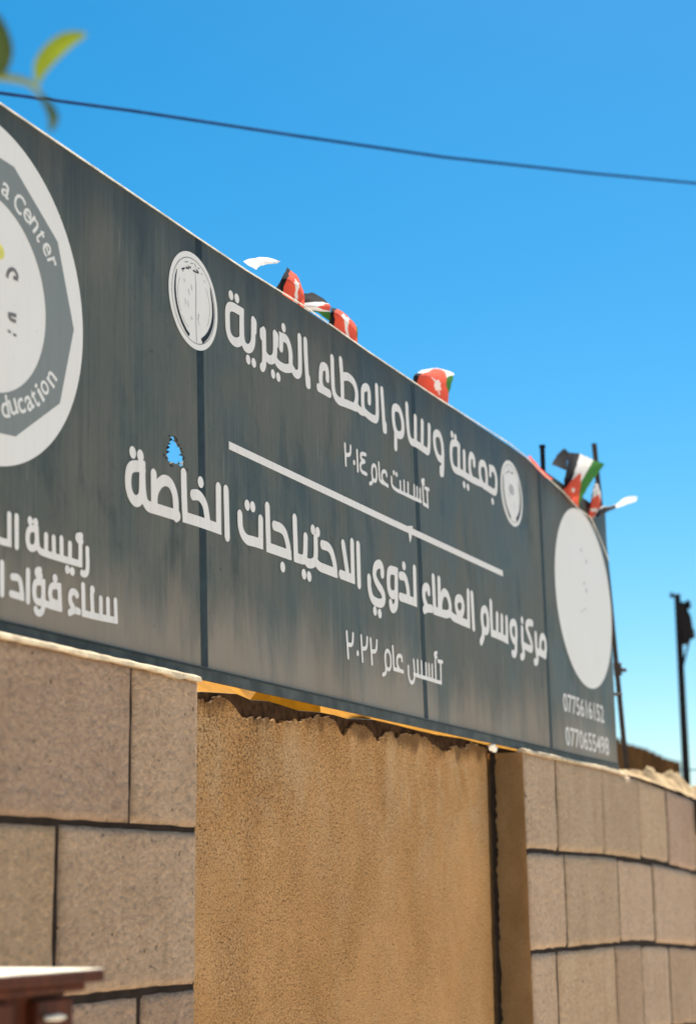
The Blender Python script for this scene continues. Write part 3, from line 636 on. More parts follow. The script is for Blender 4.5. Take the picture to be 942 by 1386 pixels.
# thin chipped lime-mortar ledge on top, catching the grazing sun
bm = bmesh.new()
xs = [1.31 + i * 0.0125 for i in range(int((3.832 - 1.31) / 0.0125) + 1)]
low = []
for x in xs:
    nz = mnoise.noise(Vector((x * 9, 0.3, 0))) + 0.7 * mnoise.noise(Vector((x * 31, 1.3, 0)))
    drip = 0.016 * max(0, mnoise.noise(Vector((x * 5.3, 7.7, 0))) - 0.28) * 4
    low.append((x, 2.131 - 0.003 * nz - drip))
def fillet(bm, pts):
    """sloped mortar bead: ragged lower lip in front, feathering up against the sign"""
    A = [(bm.verts.new((x, 2.1055, z)), bm.verts.new((x, 2.1075, 2.1405 + 0.0015 * mnoise.noise(Vector((x * 25, 3, 0))) - d)), bm.verts.new((x, 2.124, 2.148 + 0.002 * mnoise.noise(Vector((x * 19, 8, 0))) - d)), bm.verts.new((x, 2.142, 2.1405 - d)), bm.verts.new((x, 2.142, z))) for x, z, d in pts]
    for a, b in zip(A, A[1:]):
        for k in range(5):
            bm.faces.new((a[k], a[(k + 1) % 5], b[(k + 1) % 5], b[k]))
    bm.faces.new(A[0])
    bm.faces.new(A[-1])
fillet(bm, [(x, z, 0) for x, z in low])
bmesh.ops.translate(bm, verts=bm.verts, vec=-o_)
link('mortar_ledge', bm, M['cap'], pier)

# middle recessed bay
bay = empty('plastered_wall', (5.05, 2.4, 0), 'tan roughcast wall bay recessed between two stone piers, its top edge broken and damp', 'wall')
o_ = Vector((5.05, 2.4, 0))
bm = bmesh.new()
top = []
for (a, b), (c, d) in zip(PLAST, PLAST[1:]):
    n_ = max(2, int((c - a) / 0.004))
    for i in range(n_):
        f = i / n_
        x = a + (c - a) * f
        top.append((x, b + (d - b) * f + 0.010 * mnoise.noise(Vector((x * 30, 2, 0))) + 0.007 * mnoise.noise(Vector((x * 75, 5, 0))) + 0.006 * mnoise.noise(Vector((x * 170, 8, 0)))))
top = [(3.75, 2.11)] + [q for q in top if q[0] < 6.28] + [(6.30, 2.15)]
jx = [(6.308 + 0.010 * mnoise.noise(Vector((z * 12, 4, 0))) + 0.006 * mnoise.noise(Vector((z * 37, 1, 0))), z) for z in [2.14 - 0.02 * i for i in range(108)]]
prism(bm, [top + jx + [(6.30, -0.05), (3.75, -0.05)]], 2.252, 2.262)
bmesh.ops.translate(bm, verts=bm.verts, vec=-o_)
link('plaster_coat', bm, M['plaster'], bay)
bm = bmesh.new()
prism(bm, [[(3.823, YEL[0][1])] + [(a, b) for a, b in YEL] + [(6.9, YEL[-1][1]), (6.9, 2.0), (6.328, 2.0), (6.328, -0.05), (3.823, -0.05)]], 2.2635, 2.30)
box(bm, 3.824, 6.327, 2.3005, 2.58, -0.05, 2.13)
bmesh.ops.translate(bm, verts=bm.verts, vec=-o_)
link('dark_render', bm, M['core'], bay)
# yellow flashing strip seen under the sign
bm = bmesh.new()
YEL2 = YEL + [[6.45, YEL[-1][1]], [6.9, YEL[-1][1]]]
n = len(YEL2)
F0, F1 = [], []
for i, (x, z) in enumerate(YEL2):
    F0.append(bm.verts.new((x, 2.2665, z + 0.0005)))
    F1.append(bm.verts.new((x, 2.272 if 4.40 < x < 4.93 else 2.330, z + 0.062)))
for i in range(n - 1):
    bm.faces.new((F0[i], F0[i + 1], F1[i + 1], F1[i]))
bmesh.ops.solidify(bm, geom=bm.faces[:], thickness=0.002)
bmesh.ops.translate(bm, verts=bm.verts, vec=-o_)
link('yellow_flashing', bm, M['yel'], bay)

# right wall
wall = empty('stone_wall', (8.5, 2.36, 0), 'pale limestone block wall running away below the right end of the sign', 'wall')
o_ = Vector((8.5, 2.36, 0))
bm = bmesh.new()
lay = bm.loops.layers.color.new('tint')
far = [9.55, 10.2, 10.9, 11.5, 12.2, 13, 13.7, 14.4]
JR = [[6.334, 6.737, 7.375, 7.974, 8.49, 9.03] + far, [6.345, 6.812, 7.574, 8.166, 8.94] + far, [6.355, 6.668, 7.482, 7.902, 8.393, 9.1] + far,
      [6.36, 6.8, 7.5, 8.1, 8.7, 9.2] + far, [6.36, 6.7, 7.4, 8.0, 8.5, 9.1] + far, [6.36, 6.8, 7.5, 8.1, 8.7, 9.2] + far]
for (z0, z1), J in zip(ROWS, JR):
    block_course(bm, lay, J, z0, z1, 2.117, 2.36, 0.014, 0.13, cell=0.018, fine=(6, 9.8))
bmesh.ops.translate(bm, verts=bm.verts, vec=-o_)
link('stone_blocks', bm, M['paler'], wall)
bm = bmesh.new()
box(bm, 6.36, 14.38, 2.1235, 2.6, -0.05, 2.12)
bmesh.ops.subdivide_edges(bm, edges=[e for e in bm.edges if abs(e.verts[0].co.x - e.verts[1].co.x) > 1], cuts=40)
for v in bm.verts:
    v.co.z -= drop(v.co.x)
bmesh.ops.translate(bm, verts=bm.verts, vec=-o_)
link('mortar_core', bm, M['mortar'], wall)
# brown return face of the wall end, with a black ragged joint
bm = bmesh.new()
zs = [2.131 - 0.1 * i for i in range(22)]
V = [(bm.verts.new((6.328 + (2.133 - z) * 0.026, 2.119, z)), bm.verts.new((6.326 + (2.133 - z) * 0.006, 2.262, z))) for z in zs]
for a, b in zip(V, V[1:]):
    bm.faces.new((a[0], a[1], b[1], b[0]))
bmesh.ops.solidify(bm, geom=bm.faces[:], thickness=0.003)
bmesh.ops.translate(bm, verts=bm.verts, vec=-o_)
link('return_face', bm, M['side'], wall)
bm = bmesh.new()
A = []
for i in range(215):
    z = 2.133 - i * 0.01
    wv = 0.013 + 0.010 * mnoise.noise(Vector((z * 11, 9, 0))) + 0.012 * mnoise.noise(Vector((z * 45, 2, 0)))
    wv *= (1.0 if z > 1.75 else 0.75)
    xx = 6.318 + (2.133 - z) * 0.006
    A.append((bm.verts.new((xx, 2.238 - wv, z)), bm.verts.new((xx, 2.238, z)), bm.verts.new((xx - 0.022 - 0.006 * mnoise.noise(Vector((z * 30, 6, 0))), 2.2385, z))))
for a, b in zip(A, A[1:]):
    bm.faces.new((a[0], a[1], b[1], b[0]))
    bm.faces.new((a[1], a[2], b[2], b[1]))
bmesh.ops.translate(bm, verts=bm.verts, vec=-o_)
link('tar_joint', bm, M['mortar'], wall)
# pale ledge line under the sign and rubble coping beyond its end
bm = bmesh.new()
xs = [6.33 + i * 0.02 for i in range(int((8.2 - 6.33) / 0.02))]
fillet(bm, [(x, 2.130 - 0.003 * mnoise.noise(Vector((x * 14, 4, 0))) - drop(x), drop(x)) for x in xs if x < 7.76])
bmesh.ops.translate(bm, verts=bm.verts, vec=-o_)
link('mortar_ledge', bm, M['cap'], wall)
bm = bmesh.new()
def cope_z(x):
    if x <= COPE[0][0]:
        return COPE[0][1] - (COPE[0][0] - x) * 0.06
    for (a, b), (c, d) in zip(COPE, COPE[1:]):
        if x <= c:
            return b + (d - b) * (x - a) / (c - a)
    return COPE[-1][1] - (x - COPE[-1][0]) * 0.05
nx, ny = 240, 18
G = []
for i in range(nx + 1):
    x = 7.84 + i * (12.5 - 7.84) / nx
    row = []
    for j in range(ny + 1):
        f = j / ny
        y = 2.112 + f * 0.42
        base = 2.136 - drop(x)
        h = max(0.02, cope_z(x) - base)
        lump = 0.55 + 0.55 * mnoise.noise(Vector((x * 6, y * 8, 3))) + 0.3 * mnoise.noise(Vector((x * 15, y * 18, 1)))
        prof = min(1, math.sin(math.pi * min(1, f * 1.25 + 0.02)) * 1.2) if f < 0.8 else 0.1
        if 0.4 < f < 0.6:
            lump = max(lump, 0.8)
        row.append(bm.verts.new((x, y, base + max(0, prof) * h * min(1.1, max(0.15, lump)))))
    G.append(row)
for i in range(nx):
    for j in range(ny):
        bm.faces.new((G[i][j], G[i + 1][j], G[i + 1][j + 1], G[i][j + 1]))
bmesh.ops.translate(bm, verts=bm.verts, vec=-o_)
link('rubble_coping', bm, M['rubble'], wall)

# added dark box, stands for a shaded recess at the wall's far right
mb = empty('shade_recess_box', (9.25, 2.1, 1.9), 'dark box added in place of a shaded recess near the top of the pale wall at the right edge', 'box')
bm = bmesh.new()
box(bm, -0.2, 0.2, -0.08, 0.03, 0.0, 0.165, bevel=0.006)
link('box_body', bm, M['painted'], mb)
bm = bmesh.new()
box(bm, -0.18, 0.18, -0.088, -0.081, 0.02, 0.145, bevel=0.003)
link('box_plate', bm, M['painted'], mb)

# ------------------------------------------------------------------ the sign
SX = 5.1
LEAN = -0.0191597
sign = empty('sign_board', (SX, 2.1566, 2.1468), 'long weathered dark grey sign board with white Arabic lettering and round emblems', 'sign', rx=LEAN)
def P2(q):
    return (q[0] - SX, q[1])

EDGES = [2.2, 3.922, 5.450, 6.822, 7.812]
TOPS = [(2.2, 1.2), (3.0, 1.2), (3.926, 1.198), (4.207, 1.198), (5.074, 1.205), (5.45, 1.206), (5.671, 1.206), (6.478, 1.212), (6.822, 1.208), (7.0, 1.206), (7.6, 1.204), (7.83, 1.2)]
def topz(x):
    for (a, b), (c, d) in zip(TOPS, TOPS[1:]):
        if x <= c:
            return b + (d - b) * (x - a) / (c - a)
    return TOPS[-1][1]
rag = []
for i, (a, b) in enumerate(zip(HOLE, HOLE[1:] + HOLE[:1])):
    for k in range(3):
        f = k / 3
        q = (a[0] + (b[0] - a[0]) * f, a[1] + (b[1] - a[1]) * f)
        rag.append((q[0] + rnd.uniform(-.0035, .0035), q[1] + rnd.uniform(-.004, .004)))
for k, (a, b) in enumerate(zip(EDGES, EDGES[1:])):
    b2 = 7.838 if k == 3 else b - 0.001
    a2 = a + 0.001
    xs = [a2] + [t[0] for t in TOPS if a2 + 0.02 < t[0] < b2 - 0.02] + [b2]
    out = [P2((x, topz(x))) for x in xs] + [P2((b2 - (0.058 if k == 3 else 0), 0.004)), P2((a2, 0.004))]
    loops = [out]
    if k == 0:
        loops.append([P2(q) for q in rag])
    bm = bmesh.new()
    prism(bm, loops, 0.0, 0.003)
    link('panel', bm, M['panel'], sign)
for x0, x1, z0 in ((3.920, 3.929, 0.9), (5.448, 5.455, 1.2), (6.838, 6.812, 1.2)):
    bm = bmesh.new()
    wv = 0.018
    prism(bm, [[P2((x0 - wv, 1.193)), P2((x0 + wv, 1.193)), P2((x1 + wv, 0.036)), P2((x1 - wv, 0.036))]], -0.0006, -0.0001)
    link('joint_strip', bm, M['seam'], sign)
bm = bmesh.new()
# folded lower trim with a shadow lip
box(bm, 2.2 - SX, 7.776 - SX, -0.006, -0.0002, 0.0, 0.032)
link('lower_trim', bm, M['trim'], sign)
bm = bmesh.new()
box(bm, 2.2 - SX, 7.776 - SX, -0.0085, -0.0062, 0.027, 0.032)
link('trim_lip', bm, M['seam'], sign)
# box-section frame behind the sheets
bm = bmesh.new()
for z0, z1 in ((0.012, 0.052), (1.13, 1.17)):
    box(bm, 2.2 - SX, 7.77 - SX, 0.0035, 0.043, z0, z1)
for x in (2.23, 3.0, 3.922, 4.7, 5.45, 6.15, 6.822, 7.55):
    box(bm, x - 0.02 - SX, x + 0.02 - SX, 0.0035, 0.0425, 0.053, 1.129)
link('back_frame', bm, M['steel'], sign)
# torn metal at the hole
bm = bmesh.new()
hc = (sum(q[0] for q in HOLE) / len(HOLE), sum(q[1] for q in HOLE) / len(HOLE))
for i in range(0, len(rag), 2):
    a, b = rag[i], rag[(i + 2) % len(rag)]
    m = ((a[0] + b[0]) / 2, (a[1] + b[1]) / 2)
    k = rnd.uniform(0.03, 0.14)
    tip = (m[0] + (hc[0] - m[0]) * k, m[1] + (hc[1] - m[1]) * k)
    q = [bm.verts.new((P2(a)[0], 0.0005, a[1])), bm.verts.new((P2(b)[0], 0.0005, b[1])), bm.verts.new((P2(tip)[0], 0.012 * rnd.choice((-0.6, 1)), tip[1]))]
    bm.faces.new(q).material_index = rnd.choice((0, 0, 1))
for i in range(9):
    q0 = rag[rnd.randrange(len(rag))]
    k = rnd.uniform(-0.28, 0.12)
    cx, cz = q0[0] + (hc[0] - q0[0]) * k + rnd.uniform(-.006, .006), q0[1] + (hc[1] - q0[1]) * k + rnd.uniform(-.006, .006)
    ra = [rnd.uniform(0.0015, 0.005) for _ in range(6)]
    f = bm.faces.new([bm.verts.new((cx + ra[j] * math.cos(j * 1.047) - SX, -0.0012 - i * 0.0001, cz + 1.2 * ra[j] * math.sin(j * 1.047))) for j in range(6)])
    f.material_index = rnd.choice((0, 0, 0, 1))
flatlink('torn_edge', bm, [M['dark'], M['white']], sign)

# lettering: strokes merged into one clean outline on a fine grid
def split_stroke(pts):
    """cut a stroke at doubled points: those are square corners"""
    out, cur = [], [pts[0]]
    for a, b in zip(pts, pts[1:]):
        if a[0] == b[0] and a[1] == b[1]:
            out.append(cur)
            cur = [b]
        else:
            cur.append(b)
    out.append(cur)
    return out

def merged_strokes(bm, items, wd, dr, y, g=0.0015):
    segs, dots = [], []
    for it in items:
        if it[0] == 'd':
            dots.append((it[1] / 1000, it[2] / 1000))
            continue
        P = [(a / 1000, b / 1000) for a, b in it[1]]
        closed = it[0] == 'c'
        subs = split_stroke(P)
        if closed:
            if len(subs) == 1:
                q = chaikin(P, True)
                segs += [(a, b, 0, 0) for a, b in zip(q, q[1:] + q[:1])]
                continue
            subs[-1].append(subs[0][0])
            if len(subs[0]) > 1 or len(subs) > 1:
                subs = [subs[-1] + subs[0][1:]] + subs[1:-1]
        for k, sb in enumerate(subs):
            if len(sb) < 2:
                continue
            q = chaikin(sb)
            e0, e1 = (closed or k > 0), (closed or k < len(subs) - 1)
            if e0:
                q[0] = q[0] - (q[1] - q[0]).normalized() * wd * 0.48
            if e1:
                q[-1] = q[-1] + (q[-1] - q[-2]).normalized() * wd * 0.48
            n = len(q) - 1
            segs += [(q[m], q[m + 1], m == 0, m == n - 1) for m in range(n)]
    X = [c for a, b, _, _ in segs for c in (a.x, b.x)] + [d[0] for d in dots]
    Z = [c for a, b, _, _ in segs for c in (a.y, b.y)] + [d[1] for d in dots]
    x0, z0 = min(X) - 0.03, min(Z) - 0.03
    nx, nz = int((max(X) + 0.03 - x0) / g) + 2, int((max(Z) + 0.03 - z0) / g) + 2
    D = np.full((nx, nz), 1.0)
    gx, gz = x0 + g * np.arange(nx), z0 + g * np.arange(nz)
    def win(xa, xb, za, zb):
        return max(0, int((xa - x0) / g) - 1), min(nx, int((xb - x0) / g) + 2), max(0, int((za - z0) / g) - 1), min(nz, int((zb - z0) / g) + 2)
    h = wd / 2
    for a, b, f0, f1 in segs:
        i0, i1, j0, j1 = win(min(a.x, b.x) - h - .004, max(a.x, b.x) + h + .004, min(a.y, b.y) - h - .004, max(a.y, b.y) + h + .004)
        px, pz = gx[i0:i1, None] - a.x, gz[None, j0:j1] - a.y
        d = b - a
        ln = max(d.length, 1e-6)
        ux, uz = d.x / ln, d.y / ln
        t = px * ux + pz * uz
        pr = np.abs(px * uz - pz * ux)
        over = np.maximum(-t, t - ln)
        rnd_ = np.hypot(pr, np.maximum(over, 0)) - h
        flat = np.maximum(pr - h, over)
        use = ((t < 0) & bool(f0)) | ((t > ln) & bool(f1))
        d_ = np.where(use, flat, rnd_)
        if f0:
            d_ = np.where(t >= 0, np.maximum(d_, -t), d_)
        D[i0:i1, j0:j1] = np.minimum(D[i0:i1, j0:j1], d_)
    for cx, cz in dots:
        r = dr / 1000 if dr > 1 else dr
        i0, i1, j0, j1 = win(cx - r - .004, cx + r + .004, cz - r - .004, cz + r + .004)
        D[i0:i1, j0:j1] = np.minimum(D[i0:i1, j0:j1], np.hypot(gx[i0:i1, None] - cx, gz[None, j0:j1] - cz) - r)
    D[np.abs(D) < 1e-7] = 1e-7
    ins = D < 0
    cache = {}
    def vert(key, x, z):
        if key not in cache:
            cache[key] = bm.verts.new((x - SX, y, z))
        return cache[key]
    for i in range(nx - 1):
        col = ins[i].astype(int) + ins[i + 1]
        j = 0
        while j < nz - 1:
            c = col[j] + col[j + 1]
            if c == 0:
                j += 1
                continue
            if c == 4:
                k = j
                while k + 1 < nz - 1 and col[k + 1] + col[k + 2] == 4:
                    k += 1
                bm.faces.new((vert((i, j), gx[i], gz[j]), vert((i + 1, j), gx[i + 1], gz[j]), vert((i + 1, k + 1), gx[i + 1], gz[k + 1]), vert((i, k + 1), gx[i], gz[k + 1])))
                j = k + 1
                continue
            ring = [(i, j), (i + 1, j), (i + 1, j + 1), (i, j + 1)]
            poly = []
            for a, b in zip(ring, ring[1:] + ring[:1]):
                da, db = D[a], D[b]
                if da < 0:
                    poly.append(vert(a, gx[a[0]], gz[a[1]]))
                if (da < 0) != (db < 0):
                    f = da / (da - db)
                    poly.append(vert((min(a, b), max(a, b)), gx[a[0]] + (gx[b[0]] - gx[a[0]]) * f, gz[a[1]] + (gz[b[1]] - gz[a[1]]) * f))
            if len(poly) > 2:
                try:
                    bm.faces.new(poly)
                except ValueError:
                    pass
            j += 1

for key in ('name', 'founded', 'centre', 'centre_founded', 'chair', 'person_name'):
    wd, dr, items = TEXT[key]
    bm = bmesh.new()
    merged_strokes(bm, items, wd / 1000, dr, -0.0016)
    flatlink('lettering', bm, M['letter'], sign)
bm = bmesh.new()
ribbon(bm, [P2(((DIV[0][0] + DIV[1][0]) / 2, (DIV[0][1] + DIV[1][1]) / 2)), P2((5.2, 0.6585)), P2(((DIV[2][0] + DIV[3][0]) / 2, (DIV[2][1] + DIV[3][1]) / 2))], 0.0225, -0.0016, smooth=False)
bm.faces.new([bm.verts.new((P2(q)[0], -0.0018, q[1])) for q in DRIP])
flatlink('divider_line', bm, M['letter'], sign)
for txt, s0, s1, v0, v1 in (('0775616152', 7.0, 7.597, 0.200, 0.279), ('0770655498', 7.006, 7.646, 0.060, 0.141)):
    bm = bmesh.new()
    def put(x, y, bb, s0=s0, s1=s1, v0=v0, v1=v1):
        return (s0 + (x - bb[0]) / (bb[1] - bb[0]) * (s1 - s0) - SX, -0.0016, v0 + (y - bb[2]) / (bb[3] - bb[2]) * (v1 - v0))
    glyphs(bm, txt, put, 0.012)
    flatlink('phone_number', bm, M['letter'], sign)

# small round emblems
def emblem(cx, cz, r, faint, crease):
    bm = bmesh.new()
    disc(bm, cx - SX, cz, r, r, -0.0016, 72)
    e = flatlink('emblem', bm, M['disc'], sign)
    bm = bmesh.new()
    n = 72
    ribbon(bm, [(cx - SX + r * 0.875 * math.cos(2 * math.pi * k / n), cz + r * 0.875 * math.sin(2 * math.pi * k / n)) for k in range(n)], 0.0022, -0.0021, closed=True, smooth=False)
    for a0, a1, rr in ((150, 215, 0.64), (-35, 40, 0.66), (222, 250, 0.66)):
        ribbon(bm, [(cx - SX + r * rr * math.cos(R(a0 + (a1 - a0) * k / 20)), cz + r * rr * math.sin(R(a0 + (a1 - a0) * k / 20))) for k in range(21)], 0.0012, -0.0021, smooth=False)
    flatlink('ring_line', bm, M['line'], e)
    bm = bmesh.new()
    ribbon(bm, [(cx - SX + a, cz + b) for a, b in ARC_L], [0.001, 0.006, 0.009, 0.0095, 0.010, 0.0105, 0.011], -0.0023)
    ribbon(bm, [(cx - SX + a, cz + b) for a, b in ARC_R], [0.001, 0.006, 0.009, 0.0105, 0.0125, 0.014, 0.0145], -0.0023)
    flatlink('ring_arc', bm, M['dark'], e)
    bm = bmesh.new()
    for i, s in enumerate(EMB_TXT):
        ribbon(bm, [(cx - SX + a, cz + b) for a, b in s], 0.0045 if i < 8 else 0.0016, -0.0022 - i * 0.00003, smooth=False)
    flatlink('worn_lettering', bm, M['line'] if faint else M['dark'], e)
    bm = bmesh.new()
    for i, s in enumerate(EMB_FAINT):
        ribbon(bm, [(cx - SX + a, cz + b) for a, b in s], 0.004, -0.0022 - i * 0.00003, smooth=False)
    if crease:
        ribbon(bm, [(cx - SX + a, cz + b) for a, b in EMB_CREASE], [0.001, 0.002, 0.004, 0.0035, 0.003, 0.003], -0.0026)
    else:
        disc(bm, cx - SX, cz + 0.015, 0.035, 0.022, -0.0019, 24)
    flatlink('worn_print', bm, M['smudge'], e)
emblem(3.888, 1.0074, 0.1329, False, True)
emblem(6.466, 1.0144, 0.1324, True, False)
# large pale disc on the last panel
bm = bmesh.new()
disc(bm, 7.404 - SX, 0.735, 0.424, 0.398, -0.0016, 96)
e3 = flatlink('emblem', bm, M['disc'], sign)
for a, b in SPECK3:
    bm = bmesh.new()
    ra = [rnd.uniform(0.4, 1.0) for _ in range(14)]
    rx, rz_ = rnd.uniform(.010, .022), rnd.uniform(.006, .015)
    bm.faces.new([bm.verts.new((a - SX + rx * ra[k] * math.cos(k * 0.4488), -0.0021, b + rz_ * ra[k] * math.sin(k * 0.4488))) for k in range(14)])
    flatlink('worn_print', bm, M['smudge'], e3)
# large logo at the left
LC, LR = (2.9564, 0.7515), 0.3938
IC, IR = (2.9705, 0.7444), 0.2247
bm = bmesh.new()
disc(bm, LC[0] - SX, LC[1], LR, LR, -0.0016, 128)
logo = flatlink('emblem', bm, M['disc'], sign)
dec = [(71.1, .331), (34.7, .3454), (0.6, .3547), (-32.4, .3536), (-67.6, .3337), (-104, .34), (-141, .35), (-178, .354), (146, .35), (110, .335)]
bm = bmesh.new()
inner = [(IC[0] - SX + IR * math.cos(2 * math.pi * k / 96), IC[1] + IR * math.sin(2 * math.pi * k / 96)) for k in range(96)]
outer = [(LC[0] - SX + rr * math.cos(R(a)), LC[1] + rr * math.sin(R(a))) for a, rr in dec]
fl = [Vector((a, b, 0)) for lp in (outer, inner) for a, b in lp]
V = [bm.verts.new((q.x, -0.0021, q.y)) for q in fl]
for t in tessellate_polygon([[Vector((a, b, 0)) for a, b in outer], [Vector((a, b, 0)) for a, b in inner]]):
    bm.faces.new([V[i] for i in t])
flatlink('ten_sided_ring', bm, M['ring'], logo)
for data, top in ((LOGO_A, True), (LOGO_B, False)):
    bm = bmesh.new()
    for ch, x, z in data:
        ang = math.atan2(z - LC[1], x - LC[0])
        rot = ang - math.pi / 2 if top else ang + math.pi / 2
        hgt = 0.86 * {'C': 0.058, 't': 0.052, 'd': 0.058, 'i': 0.055}.get(ch, 0.041)
        wid = {'C': 0.038, 't': 0.020, 'i': 0.012, 'r': 0.022, 'c': 0.026}.get(ch, 0.030)
        def put(px, py, bb, x=x, z=z, rot=rot, hgt=hgt, wid=wid):
            a = ((px - bb[0]) / (bb[1] - bb[0]) - 0.5) * wid
            b = ((py - bb[2]) / (bb[3] - bb[2]) - 0.5) * hgt
            return (x - SX + a * math.cos(rot) - b * math.sin(rot), -0.0026, z + a * math.sin(rot) + b * math.cos(rot))
        glyphs(bm, ch, put, 0.012)
    flatlink('ring_lettering', bm, M['disc'], logo)
for i, s in enumerate(LOGO_DARK):
    bm = bmesh.new()
    ribbon(bm, [P2(q) for q in s], 0.009 if i < 3 or i == 5 else 0.006, -0.0026 - i * 0.00005)
    flatlink('dark_print', bm, M['line'], logo)
bm = bmesh.new()
disc(bm, LOGO_YEL[0] - SX - 0.006, LOGO_YEL[1] - 0.002, 0.020, 0.018, -0.0026, 20)
flatlink('yellow_print', bm, M['yellow'], logo)

# ------------------------------------------------------------------ things on and around the sign
post = empty('sign_post', ROD[0], 'dark rod standing up behind the sign, left of the two rod tops', 'post')
post.location = (ROD[0][0], ROD[0][1], 2.13)
bm = bmesh.new()
tube(bm, [(0, 0, 0), (0, 0, ROD[0][2] - 2.13)], 0.011, 12)
link('rod', bm, M['painted'], post)
bm = bmesh.new()
tube(bm, [(0, 0, ROD[0][2] - 2.13 + 0.0005), (0, 0, ROD[0][2] - 2.13 + 0.012)], 0.014, 12)
link('rod_cap', bm, M['painted'], post)

a, b = Vector(ROD[1][1]), Vector(ROD[1][0])
brace = empty('sign_post', a, 'dark leaning pipe behind the right end of the sign, its foot among the rubble', 'post')
bm = bmesh.new()
tube(bm, [Vector((0, 0, -0.06)), (b - a) * 0.5, b - a], 0.0125, 12)
link('pipe', bm, M['brace'], brace)
bm = bmesh.new()
c = Vector(CLAMP) - a
tube(bm, [c - (b - a).normalized() * 0.03, c + (b - a).normalized() * 0.03], 0.02, 12)
tube(bm, [c, c + Vector((0.06, -0.02, 0))], 0.01, 8)
link('clamp', bm, M['brace'], brace)
bm = bmesh.new()
t0, t1 = Vector(TIE[0]) - a, Vector(TIE[1]) - a
tube(bm, [t0, t1, t1 + Vector((0, 0.05, 0))], 0.006, 8)
link('tie_bar', bm, M['brace'], brace)
bm = bmesh.new()
tube(bm, [Vector((0, 0, -0.05)), Vector((0, 0, 0.0))], [0.07, 0.045], 14)
link('foot_plate', bm, M['brace'], brace)

scrap = empty('plastic_scrap', BULB, 'crumpled white plastic scrap caught under the sign where the tan bay meets the pale wall', 'litter')
bm = bmesh.new()
bmesh.ops.create_icosphere(bm, subdivisions=3, radius=0.034)
for v in bm.verts:
    n_ = mnoise.noise(v.co * 45) * 0.7
    v.co = Vector((v.co.x * 0.8, v.co.y * 0.35, v.co.z * 0.42)) * (1 + n_)
link('crumpled_sheet', bm, M['white'], scrap)

bm = bmesh.new()
tube(bm, [(q[0], q[1], q[2] - 0.004) for q in STRING], 0.0022, 6)
tag(link('bunting_cord', bm, M['string']), 'thin pale cord of the bunting running along the top edge of the sign', 'cord')

def catmull(P, t):
    n = len(P) - 1
    x = t * n
    i = min(int(x), n - 1)
    f = x - i
    p1, p2 = P[i], P[i + 1]
    p0 = P[i - 1] if i else p1 * 2 - p2
    p3 = P[i + 2] if i + 2 <= n else p2 * 2 - p1
    return 0.5 * (2 * p1 + (p2 - p0) * f + (2 * p0 - 5 * p1 + 4 * p2 - p3) * f * f + (3 * p1 - p0 - 3 * p2 + p3) * f ** 3)

def flag(key, label):
    bm = bmesh.new()
    uvl = bm.loops.layers.uv.new('UVMap')
    first = None
    for net, uvs in FLAGS[key]:
        N, Mm = 22, 22
        rows = [[Vector(q) for q in row] for row in net]
        uvr = [[Vector((*q, 0)) for q in row] for row in uvs]
        if first is None:
            first = sum(rows[0], Vector()) / len(rows[0])
        G = []
        for i in range(N + 1):
            g = []
            for j in range(Mm + 1):
                p = catmull([catmull(r, j / Mm) for r in rows], i / N)
                def lin(P, t):
                    x = t * (len(P) - 1)
                    k = min(int(x), len(P) - 2)
                    return P[k] + (P[k + 1] - P[k]) * (x - k)
                q = lin([lin(r, j / Mm) for r in uvr], i / N)
                p = p + Vector((0, -0.004 * mnoise.noise(p * 30), 0.003 * mnoise.noise(p * 22 + Vector((5, 1, 2)))))
                g.append((bm.verts.new(p - first), q))
            G.append(g)
        for i in range(N):
            for j in range(Mm):
                q = [G[i][j], G[i + 1][j], G[i + 1][j + 1], G[i][j + 1]]
                f = bm.faces.new([v for v, _ in q])
                f.smooth = True
                for l, (v, uv) in zip(f.loops, q):
                    l[uvl].uv = (uv.x, uv.y)
    o = link('paper_flag', bm, M['flag'], loc=first)
    tag(o, label, 'flag', 'small striped flags strung along the top of the sign')
for k, lab in (('a', 'leftmost small flag on the sign, red with a black corner and a white curled tail'),
               ('b', 'small flag showing black, white and pale green stripes, second from the left'),
               ('c', 'small red flag with black left edge, lying just right of the striped one'),
               ('d', 'lone small red flag with green right edge, at the middle of the sign top'),
               ('e', 'small flag twisted into a thin red strip along the sign top'),
               ('f', 'largest small flag standing upright with a red triangle, white star and green edge'),
               ('g', 'small flag folded narrow, cream and red with a black border, beside the largest flag'),
               ('h', 'rightmost small flag, a black fold with a white tip blowing out to the right')):
    flag(k, lab)

# ------------------------------------------------------------------ cabinet in front of the left pier
cx, cy, cz = CAB
cab = empty('wooden_cabinet', (cx - 0.5, cy + 0.17, 0), 'red brown wooden cabinet with a pale sunlit top in front of the left stone pier', 'cabinet')
o_ = Vector((cx - 0.5, cy + 0.17, 0))
def cpart(name, boxes, mat, bev=0.003):
    bm = bmesh.new()
    for q in boxes:
        box(bm, q[0] - o_.x, q[1] - o_.x, q[2] - o_.y, q[3] - o_.y, q[4], q[5], bevel=bev)
    return link(name, bm, mat, cab)
bx = CABX[0][0]
cpart('cabinet_top', [(cx - 1.0, cx, cy, cy + 0.36, cz - 0.022, cz - 0.0022)], M['wood'], 0.004)
cpart('top_sheet', [(cx - 0.998, cx - 0.002, cy + 0.002, cy + 0.358, cz - 0.0021, cz)], M['top'], 0.0006)
cpart('cornice', [(bx - 0.85, bx + 0.022, cy + 0.022, cy + 0.335, cz - 0.037, cz - 0.0222)], M['wood'], 0.006)
cpart('cabinet_body', [(bx - 0.83, bx, cy + 0.05, cy + 0.31, 0.06, cz - 0.0372)], M['wood'])
xs_ = CABX[1][0]
